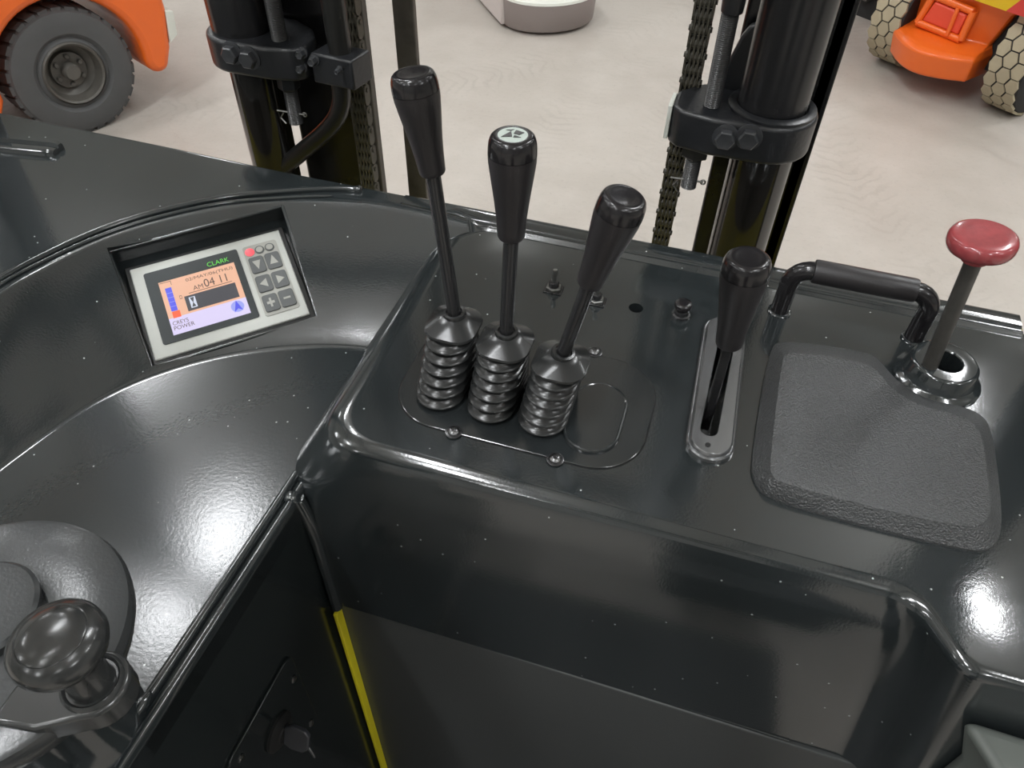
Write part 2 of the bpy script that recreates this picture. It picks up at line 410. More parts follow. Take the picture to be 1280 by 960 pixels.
FP = cen-DN*FD(cen)
q = [p-DN*FD(p) for p in rec]; FN = (q[1]-q[0]).cross(q[3]-q[0]).normalized()
if FN.z < 0: FN = -FN
g = bmesh.ops.extrude_edge_only(bm, edges=be)
nv = [x for x in g['geom'] if isinstance(x, bmesh.types.BMVert)]
for v in nv: v.co = v.co-DN*((v.co-FP).dot(FN)/DN.dot(FN))
bmesh.ops.contextual_create(bm, geom=[x for x in g['geom'] if isinstance(x, bmesh.types.BMEdge)])
obj('bowl_wall', bm, 'dash', dash, smooth=30)
# raised lip round the display opening
bm = NB()
for i in range(4):
    a, b = rec[i]+DN*.0005, rec[(i+1) % 4]+DN*.0005; tube(bm, [a, b], .0022, 8)
obj('pocket_lip', bm, 'dash', dash, smooth=60)
# --- ridge bead and the flat deck behind it
BEAD = [V((tw_[0].x-.005, .0, ZT+.002)), V((tw_[0].x-.022, tw_[0].y*.5, ZT+.002))]+[atz(x, y, ZT+.002) for x, y in ((-90, 407), (0, 349), (60, 317), (130, 286), (200, 264), (280, 247), (360, 239), (415, 236), (452, 237))]
BD = catmull(BEAD, 8)
obj('ridge_bead', tube(NB(), BD, [.0046]*(len(BD)-3)+[.005, .0062, .004], 12), 'dash', dash, smooth=60)
B2 = catmull([atz(x, y+7, ZT+.001) for x, y in ((-90, 407), (0, 349), (60, 317), (130, 286), (200, 264), (280, 247), (360, 240), (415, 238))], 8)
obj('ridge_bead', tube(NB(), B2, [.0028]*(len(B2)-2)+[.002, .001], 10), 'dash', dash, smooth=60)
back = .836
bm = NB()
i1 = next(i for i, p in enumerate(TP) if p.x > -.40)
edge = TP[:i1]
far = [V((p.x, back+.012*(p.x < -.6)*min(1, (-.6-p.x)/.4), ZT)) for p in edge]; 
for i in range(17): far[i] = V((-1.35, (back+.012)*i/16, ZT))
mid = [a.lerp(b, .5) for a, b in zip(edge, far)]
skin(bm, [edge, mid, [p-V((0, .006, 0)) for p in far], [p-V((0, .0035, 0)) for p in far], [p-V((0, .0012, .0006)) for p in far], [p-V((0, 0, .003)) for p in far], [p-V((0, .004, .10)) for p in far]], closed=False)
obj('cowl_deck', bm, 'dash', dash, smooth=18)
# --- back flange of the console
prof = [(.772, P-.004), (.7985, P+.0005), (.800, P+.003), (.8025, P+.0042), (.805, P+.003), (.8065, P+.0016), (.809, P+.0016), (.8105, P+.003), (.814, P+.0045), (.832, P+.0045), (.8352, P+.003), (.836, P), (.834, P-.08)]
bm = NB(); xs = [TP[i1-1].x-.002+k*(.374+.40)/40 for k in range(41)]
def flange_pt(x, y, z):
    if x > -.305: return V((x, y, z))
    yt = min(TP, key=lambda p: abs(p.x-x)).y
    return V((x, y, z)) if y > yt+.001 else V((x, yt, ZT+.0004))
skin(bm, [[flange_pt(x, y, z) for y, z in prof] for x in xs], closed=False)
obj('back_flange', bm, 'dash', dash, smooth=50)
# --- raised moulding lying on the far left of the deck
bm = NB()
m0, m1 = atz(-120, 172, ZT), atz(74, 190, ZT); d = (m1-m0).normalized(); s = V((-d.y, d.x, 0))
pr = [(-.017, 0), (-.016, .006), (-.012, .010), (-.004, .010), (-.001, .007), (.002, .007), (.005, .012), (.012, .012), (.016, .008), (.017, 0)]
skin(bm, [[m0.lerp(m1, t)+s*(a*w_)+V((0, 0, h*w_-.0005)) for a, h in pr] for t, w_ in ((0, 1), (.5, 1), (.93, 1), (.975, .96), (1, .8))], closed=False, cap1=True)
obj('deck_moulding', bm, 'dash', dash, smooth=40)
# --- channel rail along the knee well
KX = -.344
bm = NB()
pr = [(-.3685, ZB-.002), (-.3675, ZB+.003), (-.3650, ZB+.0068), (-.3620, ZB+.0080), (-.3590, ZB+.0068), (-.3575, ZB+.003), (-.3568, ZB-.002), (-.3550, ZB-.002), (-.3540, ZB+.002), (-.3520, ZB+.0055), (-.3495, ZB+.0065), (-.3465, ZB+.0055), (-.3445, ZB+.002), (-.344, ZB-.004), (-.344, ZB-.03)]
skin(bm, [[V((x*1+(.4-y)*-.012, y, z)) for x, z in pr] for y in (.415, .39, .3, .2, .13, .07)], closed=False)
obj('knee_rail', bm, 'dash', dash, smooth=50)
tip = atz(172, 884, ZB+.006)
obj('rail_end', lathe(NB(), tip+V((.001, -.018, 0)), V((.04, 1, 0)), [(.002, 0), (.0055, .004), (.006, .012), (.0065, .022), (.004, .03), (.001, .034)], 12), 'dash', dash, smooth=60)
nub = V((-.3515, .386, ZB+.006))
obj('rail_knuckle', lathe(NB(), nub-V((0, 0, .012)), V((0, 0, 1)), [(.008, 0), (.0085, .008), (.0072, .0125), (.004, .015), (.001, .0155)], 16), 'dash', dash, smooth=60)
# --- knee well: left wall, corner bead, front lower panel
bm = NB()
skin(bm, [[V((KX+(.4-y)*-.012, y, z)) for y in (.412, .3, .2, .1, 0, -.25)] for z in (ZB-.004, 1.0, .925)], closed=False)
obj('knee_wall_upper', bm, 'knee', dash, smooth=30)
bm = NB()
skin(bm, [[V((KX-.002+(.4-y)*-.012, y, z)) for y in (.412, .3, .2, .1, 0, -.25)] for z in (.927, .6, .2)], closed=False)
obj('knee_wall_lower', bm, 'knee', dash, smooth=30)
cb = catmull([V((KX-.003, .388, ZB+.001)), V((KX+.003, .3885, 1.05)), V((KX+.006, .389, .98)), V((KX+.006, .389, .858))], 6)
obj('corner_bead', tube(NB(), cb, .0075, 12), 'dash', dash, smooth=60)
obj('seam_lip', tube(NB(), [V((-.338, .3965, .864)), V((.215, .3965, .864))], .0022, 8), 'dash', dash, smooth=60)
bm = box(NB(), (-.338, .393, .2), (.36, .41, .862))
obj('knee_front_panel', bm, 'lowpanel', dash, bevel=.002)
bm = box(NB(), (KX+.004, .380, .2), (KX+.0095, .393, .852))
tag(obj('edge_strip', bm, 'yellow', None, bevel=.001), 'yellow painted steel strip standing in the corner of the knee well', 'strip')
# bulkhead under the back edge, olive yellow on the mast side
bm = box(NB(), (-1.1, .822, .25), (.374, .830, 1.162)); obj('bulkhead', bm, 'olive', dash)
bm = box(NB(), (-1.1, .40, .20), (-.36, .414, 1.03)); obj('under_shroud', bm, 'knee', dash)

# ================================================================ DISPLAY
q = [atpl(x, y, FP+FN*.010, FN) for x, y in ((157, 338), (350, 287), (386, 392), (198, 450))]
dc = sum(q, V())/4; du = ((q[1]-q[0])+(q[2]-q[3])).normalized(); dv = FN.cross(du).normalized()
if dv.dot(q[0]-q[3]) < 0: dv = -dv
DW = ((q[1]-q[0]).length+(q[2]-q[3]).length)/2; DH = ((q[0]-q[3]).length+(q[1]-q[2]).length)/2
def dpt(u, v, h=0.): return dc+du*((u-.5)*DW)+dv*((v-.5)*DH)+FN*h          # u right, v up in 0..1
disp = thing('display_unit', 'grey framed display panel with lit orange and lilac screen set in the dash', 'display', dc-FN*.01)
def slab(name, u0, u1, v0, v1, h0, h1, m, parent=disp, bevel=0., seg=2, r=0.):
    bm = NB()
    if r:
        o = rrect(u0*DW, u1*DW, v0*DH, v1*DH, r, 5); prism(bm, [dpt(a/DW, b/DH, h0) for a, b in o], FN*(h1-h0))
    else: prism(bm, [dpt(u0, v0, h0), dpt(u1, v0, h0), dpt(u1, v1, h0), dpt(u0, v1, h0)], FN*(h1-h0))
    return obj(name, bm, m, parent, bevel=bevel, seg=seg, smooth=40)
slab('rubber_gasket', -.035, 1.035, -.05, 1.05, -.0105, -.003, 'rubber', bevel=.002)
slab('bezel', 0, 1, 0, 1, -.006, 0, 'bezel', bevel=.0015)
scf = slab('screen_frame', .075, .69, .12, .905, -.001, .0012, 'screenframe', r=.003)
# picture on the screen: colour fields lie flat on the frame
S0, S1, T0, T1 = .150, .645, .185, .765
def su(a): return S0+(S1-S0)*a
def tv(b): return T0+(T1-T0)*b
def field(name, a0, a1, b0, b1, m, h=.0016, r=0.):
    o = slab(name, su(a0), su(a1), tv(b0), tv(b1), .0011, h, m, scf, r=r); o.parent = scf; o.matrix_parent_inverse = Matrix.Identity(4); return o
field('screen_picture', 0, 1, .30, 1, 'scr_orange')
field('status_field', 0, 1, 0, .302, 'scr_lav', .0017)
field('hour_meter_bar', .26, .93, .34, .62, 'scr_dark', .0020)
field('battery_gauge', .06, .14, .42, .86, 'scr_blue', .0020)
for k in range(4): field('gauge_line', .06, .14, .50+k*.085, .507+k*.085, 'scr_lblue', .0022)
field('gauge_red', .06, .16, .29, .41, 'scr_red', .0020)
field('gauge_rule', .01, .155, .972, .978, 'scr_text', .0020); field('gauge_tick', .15, .156, .90, .98, 'scr_text', .0020)
field('time_rule', .33, .90, .655, .662, 'scr_text', .0020)
for a0, a1, b0, b1 in ((.205, .235, .60, .606), (.205, .235, .655, .661), (.205, .209, .60, .66), (.232, .236, .60, .66)): field('gauge_mark', a0, a1, b0, b1, 'scr_text', .0020)
def write(s, a, b, hfrac, m, wfrac=None, h=.0019, par=scf):
    o = obj('lettering', text_bm(s, dpt(su(a), tv(b), h), du, dv, hfrac*(T1-T0)*DH, wfrac*(S1-S0)*DW if wfrac else None), m, par, smooth=0)
    if par is scf: o.matrix_parent_inverse = Matrix.Identity(4)
    return o
write('02/MAY/06(THU)', .34, .865, .075, 'scr_text', .62)
write('AM', .40, .685, .085, 'scr_text', .13)
write('04 11', .55, .685, .15, 'scr_text', .30)
write('CREYS', .03, .165, .07, 'scr_text', .20)
write('POWER', .03, .075, .07, 'scr_text', .26)
write('CLARK', .66, 1.045, .085, 'scr_green', .29, .0016)
# hour glass
def polyfield(name, pts, m, h=.0026):
    bm = NB(); prism(bm, [dpt(su(a), tv(b), .0016) for a, b in pts], FN*(h-.0016)); o = obj(name, bm, m, scf, smooth=0); o.matrix_parent_inverse = Matrix.Identity(4); return o
polyfield('hourglass_tile', [(.31, .38), (.39, .38), (.39, .58), (.31, .58)], 'scr_white', .0023)
polyfield('hourglass', [(.325, .395), (.375, .395), (.352, .47), (.375, .565), (.325, .565), (.348, .47)], 'scr_dark', .0027)
cc = [(.865+.085*math.cos(2*PI*k/24)*1.0, .175+.085*math.sin(2*PI*k/24)*(S1-S0)*DW/((T1-T0)*DH)) for k in range(24)]
polyfield('direction_disc', cc, 'scr_lblue', .0022)
polyfield('direction_arrow', [(.865, .285), (.92, .085), (.865, .135), (.81, .085)], 'scr_blue', .0026)
# keypad
kp = slab('keypad', .725, .955, .10, .90, -.001, .0010, 'keypad', r=.004)
KU = (.787, .895); KV = (.665, .445, .225)
for r_ in range(3):
    for c_ in range(2):
        u, v = KU[c_], KV[r_]
        b = slab('key_button', u-.049, u+.049, v-.092, v+.092, .0008, .0028, 'button', disp, bevel=.0005, r=.0035)
        b.parent = kp; b.matrix_parent_inverse = Matrix.Identity(4)
        def sym(pts):
            bm = NB(); prism(bm, [dpt(u+a*.046, v+c*.088, .0027) for a, c in pts], FN*.0004); o = obj('key_symbol', bm, 'buttonmark', kp, smooth=0); o.matrix_parent_inverse = Matrix.Identity(4)
        if r_ == 0 and c_ == 0: sym([(-.6, .5), (0, -.65), (.6, .5)])
        elif r_ == 0: sym([(-.6, -.45), (0, .7), (.6, -.45)])
        elif r_ == 1 and c_ == 0: sym([(-.65, 0), (.45, -.55), (.45, .55)])
        elif r_ == 1: sym([(.65, 0), (-.45, .55), (-.45, -.55)])
        elif c_ == 0: sym([(-.15, -.55), (.15, -.55), (.15, -.15), (.55, -.15), (.55, .15), (.15, .15), (.15, .55), (-.15, .55), (-.15, .15), (-.55, .15), (-.55, -.15), (-.15, -.15)])
        else: sym([(-.5, -.12), (.5, -.12), (.5, .12), (-.5, .12)])
for u, m in ((.765, 'ledred'), (.832, 'button'), (.900, 'button')):
    l = obj('indicator_lamp', lathe(NB(), dpt(u, .825, .0008), FN, [(.0062, 0), (.0062, .0010), (.0050, .0014), (.0001, .0015)], 20, True, False), m, kp); l.matrix_parent_inverse = Matrix.Identity(4)
    if m == 'button':
        l2 = obj('indicator_symbol', lathe(NB(), dpt(u, .825, .0022), FN, [(.0044, 0), (.0044, .0004), (.0022, .0005), (.0022, .0003)], 20), 'buttonmark', kp); l2.matrix_parent_inverse = Matrix.Identity(4)
for o in bpy.data.objects:                                  # children of parts: geometry is in world metres as well
    if o.parent in (scf, kp): o.matrix_parent_inverse = o.parent.matrix_parent_inverse.inverted() @ Matrix.Translation(-V(disp.location)) if False else Matrix.Identity(4)

# ================================================================ LEVER PLATE
lp = thing('lever_plate', 'rounded black cover plate let into the console beneath the three booted levers', 'plate', (-.142, .533, P))
bm = NB(); o0 = rrect(-.271, -.013, .457, .611, .052, 12)
skin(bm, [[V((x, y, P-.0005)) for x, y in rrect(-.2722, -.0118, .4558, .6122, .0532, 12)], [V((x, y, P+.0004)) for x, y in rrect(-.2722, -.0118, .4558, .6122, .0532, 12)], [V((x, y, P+.0003)) for x, y in rrect(-.2716, -.0124, .4564, .6116, .0526, 12)]], True, True, True)
obj('gap_gasket', bm, 'black', lp, smooth=0)
bm = NB(); skin(bm, [[V((x, y, P+.0002)) for x, y in o0], [V((x, y, P+.0012)) for x, y in o0], [V((x, y, P+.0017)) for x, y in rrect(-.2703, -.0137, .4577, .6103, .0513, 12)]], True, True, True)
obj('cover', bm, 'plate', lp, smooth=15)
for x, y in ((567, 540), (694, 574), (743, 440)):
    c = atz(x, y, P+.002); c.z = P+.0015
    obj('washer', lathe(NB(), c, V((0, 0, 1)), [(.0085, 0), (.0085, .0008), (.0075, .0012)], 24), 'shaft', lp)
    s_ = obj('screw', lathe(NB(), c, V((0, 0, 1)), [(.0058, 0), (.0058, .0025), (.0045, .004), (.0026, .0045), (.0024, .0028), (.0001, .0028)], 24, True, False), 'screw', lp)
# blank cover over the unused fourth opening
bm = NB(); cx, cy = -.0665, .521
rr = [(.0285, .048, .0014), (.0285, .048, .0034), (.0278, .0473, .0048), (.0265, .046, .0053), (.0255, .045, .0046), (.0248, .0443, .0046)]
skin(bm, [[V((x, y, P+h)) for x, y in stadium(cx, cy, a, b, 12)] for a, b, h in rr], True, True, True)
tag(obj('blanking_cover', bm, 'plate', None, smooth=22), 'oval black blanking cover right of the third booted lever', 'cover')

# ================================================================ LEVERS
def knob_parts(par, a, b, rmax, mname='knob', emblem=None, dished=True):
    """a bottom, b top of the grip"""
    ax = (b-a); L = ax.length
    pr = [(.36, 0), (.56, .002), (.60, .02), (.62, .08), (.66, .2), (.74, .36), (.84, .52), (.93, .66), (.985, .76), (1.0, .83)]
    k = obj('grip', lathe(NB(), a, ax, [(r*rmax, h*L) for r, h in pr], 36, True, False), mname, par, smooth=50)
    cp = [(1.0, .834), (.995, .88), (.965, .935), (.90, .975), (.82, .992), (.72, .998), (.62, .998), (.5, .994), (.3, .990), (.001, .988)]
    c = obj('grip_cap', lathe(NB(), a, ax, [(r*rmax, h*L) for r, h in cp], 36, False, False), 'knob_gloss' if mname == 'knob' else mname, k, smooth=50)
    return k
def boot_lever(label, cx, top_px, bot_px, cap_px, rmax, grp, emblem=False):
    cy = .522
    t = thing('control_lever', label, 'lever', (cx, cy, P), grp)
    base = atz(*cap_px, P+.076)
    a = aty(*bot_px, base.y); b = aty(*top_px, base.y)
    # bellows: six rounded folds drawn in towards the top
    rings = []; N_ = 6
    for k in range(N_):
        f0 = k/N_; z0 = .002+.058*f0; dz = .058/N_
        hl = .047-.018*f0; hw = .0252-.0006*f0; sx = (base.x-cx)*.75*f0; sy = (base.y-cy)*.8*f0
        for ds, zf in ((-.0070, .0), (-.0058, .22), (-.0012, .36), (.0, .46), (-.0004, .56), (-.0022, .64), (-.0064, .80), (-.0074, .97)):
            rings.append([V((x, y, P+z0+dz*zf)) for x, y in stadium(cx+sx, cy+sy, hw+ds, hl+ds, 8)])
    sx, sy = base.x-cx, base.y-cy
    obj('bellows', skin_obj(rings), 'rubber', t, smooth=50)
    # roof of the boot
    zc = P+.060; rr = []
    for hw, hl, h in ((.0215, .0225, 0), (.0262, .0275, .0015), (.0270, .0283, .0035), (.0265, .0278, .0055), (.018, .018, .0115), (.0115, .0115, .0150)):
        f = h/.015; rr.append([V((x, y, zc+h)) for x, y in stadium(cx+sx*(.8+.2*f), cy+sy*(.85+.15*f), hw, hl, 8, .72 if h < .008 else .98)])
    obj('boot_cap', skin_obj(rr), 'rubber', t, smooth=32)
    ax = (a-base).normalized()
    obj('boot_collar', lathe(NB(), base-ax*.004, ax, [(.0112, -.002), (.0115, 0), (.0118, .004), (.0112, .0062), (.0085, .0066), (.0078, .004)], 28), 'rubber', t, smooth=50)
    obj('shaft', tube(NB(), [base-ax*.006, a+(b-a)*.03], .0068, 20), 'shaft', t, smooth=60)
    knob_parts(t, a, b, rmax)
    if emblem:
        e = (b-a).normalized(); x, y, _ = frame(e); c = b+e*.0002
        em = obj('emblem_disc', lathe(NB(), c-e*.002, e, [(.0120, 0), (.0120, .0016), (.0001, .0018)], 30, True, False), 'markwhite', t)
        rx = (RGT-e*RGT.dot(e)).normalized(); ry = e.cross(rx)
        bm = NB()
        for sh in ([(-.80, -.35), (-.1, .45), (-.05, -.35)], [(-.45, .62), (.1, .70), (-.12, .50)], [(.02, -.42), (.12, -.1), (.55, -.42)], [(.05, .1), (.25, .60), (.8, .25), (.42, -.1)]):
            prism(bm, [c+rx*(p[0]*.0115)+ry*(p[1]*.0115)-e*.0008 for p in sh], e*.0009)
        obj('emblem', bm, 'knob_gloss', t, smooth=0)
    return t
def skin_obj(rings):
    bm = NB(); skin(bm, rings, True, True, True); return bm
G = 'booted hydraulic levers'
boot_lever('tall booted lever leaning left, leftmost and highest of the three', -.2255, (515, 90), (541, 216), (568, 392), .0192, G)
boot_lever('upright booted lever in the middle with a pale emblem on its cap', -.1705, (641, 168), (639, 296), (633, 415), .0200, G, True)
boot_lever('booted lever leaning right, beside the oval blanking cover', -.1160, (782, 245), (737, 354), (704, 441), .0198, G)

# gated lever
gt = thing('gate_lever', 'short black lever rising from a long oval slotted metal gate', 'lever', ((SLOT0+SLOT1)/2))
def gate_pts(r, z, e0, e1, n=12):
    a = atz(887, 556, P); b = atz(905, 418, P); a.z = b.z = 0; d = (b-a).normalized(); nx = V((d.y, -d.x, 0)); pts = []
    for c, s_ in ((b+d*e1, 1), (a-d*e0, -1)):
        for k in range(n+1):
            an = PI*k/n; pts.append(c+nx*(r*math.cos(an)*s_)+d*(r*math.sin(an)*s_))
    for p in pts: p.z = z
    return pts
bm = NB()
R_ = skin(bm, [gate_pts(.0235, P+.0002, 0, 0), gate_pts(.0235, P+.0045, 0, 0), gate_pts(.0222, P+.0060, 0, 0), gate_pts(.0212, P+.0058, 0, 0), gate_pts(.0205, P+.0085, 0, 0), gate_pts(.0190, P+.0100, 0, 0)])
sl = [bm.verts.new(p) for p in slot_pts(.0088, P+.0100)]
fill_holes(bm, [R_[-1], sl])
lo = [bm.verts.new(v.co-V((0, 0, .012))) for v in sl]
for i in range(len(sl)): bm.faces.new((sl[i], sl[(i+1) % len(sl)], lo[(i+1) % len(sl)], lo[i]))
obj('gate_plate', bm, 'gate', gt, smooth=40)
fx = atz(885, 556, P+.0103)
obj('gate_notch', lathe(NB(), fx, V((0, 0, 1)), [(.0026, -.001), (.0026, .0004), (.001, .0004)], 14), 'black', gt)
kb = aty(911, 430, .575); kt = aty(936, 321, .575); rt = atz(893, 505, P); rt.y = .575; rt.x = (kb.x-(kt.x-kb.x)*.2); rt.z = P-.03
ax = (kb-rt)
x_ = V((1, 0, 0)); bm = NB(); obox(bm, rt-V((.0045, .006, 0)), V((.009, 0, 0)), V((0, .012, 0)), ax*1.05)
obj('lever_blade', bm, 'shaft', gt, bevel=.001)
knob_parts(gt, kb, kt, .0212)
# slot shadow plate: closed bottom of gate is the console opening itself

# ================================================================ SWITCHES ON THE CONSOLE
def toggle(label, px, lean):
    c = atz(*px, P); t = thing('toggle_switch', label, 'switch', c, 'toggle switches on the console')
    obj('mount_plate', box(NB(), c+V((-.011, -.009, .0001)), c+V((.011, .009, .0015))), 'shaft', t, bevel=.0006)
    obj('hex_nut', lathe(NB(), c+V((0, 0, .001)), V((0, 0, 1)), [(.0098, 0), (.0098, .0042), (.0088, .0050)], 6), 'zinc', t, smooth=20)
    obj('bushing', lathe(NB(), c+V((0, 0, .004)), V((0, 0, 1)), [(.0062, 0), (.0062, .007), (.0050, .0085), (.001, .0090)], 20), 'shaft', t)
    a = V((lean*.25, .1, 1))
    obj('toggle_bat', lathe(NB(), c+V((0, 0, .010)), a, [(.0024, 0), (.0027, .008), (.0034, .016), (.0028, .0185), (.0005, .0195)], 16), 'zinc', t)
toggle('small chrome toggle switch left of its twin, behind the middle lever', (692, 362), 0)
toggle('small chrome toggle switch half hidden behind the right-leaning lever', (745, 377), .2)
c = atz(851, 394, P); t = thing('push_button', 'round black push button beside the empty switch hole', 'button', c)
obj('threaded_collar', lathe(NB(), c, V((0, 0, 1)), [(.0105, 0), (.0105, .0025), (.0085, .0035), (.0085, .0085), (.0075, .0092)], 28), 'shaft', t)
obj('button_head', lathe(NB(), c+V((0, 0, .0085)), V((0, 0, 1)), [(.006, 0), (.006, .004), (.0098, .0045), (.0102, .008), (.0092, .0100), (.006, .0108), (.001, .011)], 28), 'knob_gloss', t, smooth=50)

# ================================================================ GRAB HANDLE
h0, h1 = atz(974, 389, P), atz(1141, 424, P); h0.y = h1.y = (h0.y+h1.y)/2
t = thing('grab_handle', 'black bent tube grab handle with ribbed rubber grip at the console edge', 'handle', (h0+h1)/2)
up = V((0, 0, 1)); hx = V((1, 0, 0)); Hh_ = .064; rb = .022
pts = [h0-up*.002, h0+up*.02, h0+up*(Hh_-rb)]
for k in range(1, 7): a_ = PI/2*k/6; pts.append(h0+up*(Hh_-rb+rb*math.sin(a_))+hx*(rb-rb*math.cos(a_)))
q2 = [h1+up*(Hh_-rb)]
for k in range(1, 7): a_ = PI/2*k/6; q2.append(h1+up*(Hh_-rb+rb*math.sin(a_))-hx*(rb-rb*math.cos(a_)))
pts += q2[::-1]+[h1+up*.02, h1-up*.002]
obj('handle_tube', tube(NB(), pts, .0105, 20), 'knob_gloss', t, smooth=60)
a_, b_ = h0+up*Hh_+hx*.020, h1+up*Hh_-hx*.020; L_ = (b_-a_).length
obj('rubber_grip', lathe(NB(), a_, hx, [(.0107, 0), (.0128, .0005), (.0134, .003), (.0134, L_-.003), (.0128, L_-.0005), (.0107, L_)], 28), 'knob', t, smooth=40)
for hh in (h0, h1): obj('foot_ring', lathe(NB(), hh, up, [(.0135, 0), (.0135, .0015), (.0115, .003)], 24), 'dash', t)

# ================================================================ RED PULL KNOB
t = thing('pull_knob', 'dusty red mushroom knob on a tall rod in a black ring socket', 'knob', BOSS)
bm = lathe(NB(), BOSS, up, [(.0445, .0001), (.0445, .0025), (.0420, .0050), (.0380, .0065), (.0365, .0085), (.0345, .0230), (.0325, .0255), (.0300, .0262), (.0180, .0262), (.0168, .0250), (.0165, -.02)], 44, False, False)
obj('ring_socket', bm, 'dash', t, smooth=40)
s0 = atz(1160, 462, P+.02); s1 = aty(1220, 320, s0.y); s1.y = s0.y; ax = (s1-s0).normalized()
obj('rod', tube(NB(), [s0-ax*.035, s1], .0078, 20), 'stalk', t, smooth=60)
obj('knob_neck', lathe(NB(), s1-ax*.004, ax, [(.0120, 0), (.0130, .002), (.0126, .008), (.0120, .014)], 28), 'red', t, smooth=50)
obj('knob_disc', lathe(NB(), s1+ax*.006, ax, [(.012, 0), (.024, .0006), (.0280, .003), (.0295, .007), (.0295, .0125), (.0280, .0160), (.0250, .0176), (.016, .0168), (.001, .0160)], 44), 'red', t, smooth=50)

# ================================================================ STORAGE PAD
T_ = [(984, 437), (1078, 452), (1096, 463), (1117, 489), (1148, 507), (1190, 517), (1217, 527), (1229, 546), (1236, 600), (1240, 640), (1232, 657), (1205, 664), (975, 607), (960, 594), (961, 570), (975, 450)]
B_ = [(975, 427), (1082, 442), (1099, 454), (1120, 480), (1152, 499), (1195, 509), (1225, 520), (1238, 540), (1247, 605), (1251, 665), (1240, 688), (1211, 693), (960, 628), (940, 602), (938, 575), (960, 440)]
hT = .018
top = chaikin([atz(*p, P+hT) for p in T_], 3); bot = chaikin([atz(*p, P) for p in B_], 3)
cen = sum(top, V())/len(top)
rings = [[p+V((0, 0, .0002)) for p in bot], [p+V((0, 0, .004)) for p in bot], [b.lerp(a, .90)+V((0, 0, -.0004)) for a, b in zip(top, bot)], [a.lerp(cen, .012)+V((0, 0, .0012)) for a in top], [a.lerp(cen, .03)+V((0, 0, .0016)) for a in top]]
for r_ in rings[1:2]:
    for p in r_: p.z = P+.0035
bm = NB(); skin(bm, rings, True, True, True)
tag(obj('pebbled_pad', bm, 'pad', None, smooth=30), 'large black pebble-grained pad with a notch around the red knob socket', 'pad')

# ================================================================ STEERING
ZW = 1.25
wc = atz(-22, 797, ZW); WR = .0955
t = thing('steering_wheel', 'small black disc steering wheel with a spinner knob at its rim', 'steering wheel', V((wc.x, wc.y, ZB)))
obj('wheel_disc', lathe(NB(), wc, up, [(.050, -.030), (.080, -.030), (.090, -.024), (.0945, -.012), (WR, -.004), (.0935, .0015), (.090, .003), (.050, .0065), (.044, .0060), (.042, .0035), (.040, .0035), (.001, .0035)], 64), 'wheelmat', t, smooth=35)
hub = atz(-24, 765, ZW+.006)
obj('hub_cap', lathe(NB(), V((wc.x-.009, wc.y+.012, ZW)), up, [(.0385, .002), (.0385, .010), (.036, .0125), (.030, .0118), (.001, .0135)], 44), 'wheelmat', t, smooth=40)
obj('steering_column', lathe(NB(), V((wc.x, wc.y, ZB)), up, [(.055, 0), (.050, .015), (.044, .03), (.042, .14)], 40), 'dash', t, smooth=50)
kc = atz(120, 858, ZW+.004); kd = atz(12, 893, ZW+.004)-kc; kd.normalize()
# tapering arm with round seat
bm = NB(); nx = V((-kd.y, kd.x, 0)); pts = []
for k in range(17):
    a_ = -PI*.62+PI*1.24*k/16; pts.append(kc-kd*(.0225*math.cos(a_))+nx*(.0225*math.sin(a_)))
pts += [kc+kd*.034+nx*.018, kc+kd*.060+nx*.004, kc+kd*.046-nx*.016]
for p in pts: p.z = ZW-.012
prism(bm, pts, V((0, 0, .022))); obj('spinner_arm', bm, 'spinner', t, bevel=.003, seg=3, smooth=50)
ks = V((kc.x, kc.y, ZW+.010))
obj('spinner_seat', lathe(NB(), ks, up, [(.0195, -.002), (.0195, .001), (.0175, .003), (.0165, .0022), (.0158, .001)], 32), 'spinner', t, smooth=50)
obj('spinner_knob', lathe(NB(), ks, up, [(.0150, -.002), (.0136, .006), (.0132, .028), (.0145, .037), (.0205, .0415), (.0262, .047), (.0280, .053), (.0272, .059), (.0240, .0632), (.0202, .0655), (.0194, .0650), (.0188, .0656), (.011, .0678), (.001, .0683)], 44), 'spinner', t, smooth=45)

# ================================================================ KEY SWITCH IN THE KNEE WELL
kp0 = KX-.002
def kpt(y, z, h): return V((kp0+(.4-y)*-.012+h, y, z))
t = thing('key_panel', 'dark ignition panel with screws on the knee well side wall', 'panel', kpt(.235, .82, 0))
bm = NB(); o_ = rrect(.170, .300, .700, .905, .014, 6); prism(bm, [kpt(y, z, .0001) for y, z in o_], V((.0035, 0, 0))); obj('panel_plate', bm, 'knee', t, bevel=.001)
for px in ((365, 848), (387, 903), (300, 947)):
    p_ = atx(*px, kp0); obj('screw', lathe(NB(), kpt(p_.y, p_.z, .003), V((1, 0, 0)), [(.0050, 0), (.0050, .0015), (.0036, .0026), (.001, .0028)], 18), 'screw', t)
kp_ = atx(350, 915, kp0+.004)
obj('lock_barrel', lathe(NB(), kpt(kp_.y, kp_.z, .003), V((1, 0, 0)), [(.024, 0), (.024, .004), (.020, .007), (.012, .008), (.011, .010), (.001, .010)], 30), 'black', t, smooth=40)
t = thing('ignition_key', 'black headed ignition key with a wire ring in the knee well lock', 'key', kpt(kp_.y, kp_.z, .010))
k0 = kpt(kp_.y, kp_.z, .012)
bm = NB()
ky, kz = V((0, .45, .89)).normalized(), V((0, -.89, .45)).normalized()
o_ = [(-.012, 0), (-.017, .010), (-.016, .026), (-.010, .032), (.010, .032), (.016, .026), (.017, .010), (.012, 0)]
prism(bm, [k0+ky*a_+V((1, 0, 0))*b_-kz*.0035 for a_, b_ in o_], kz*.007); obj('key_head', bm, 'keyblack', t, bevel=.0015)
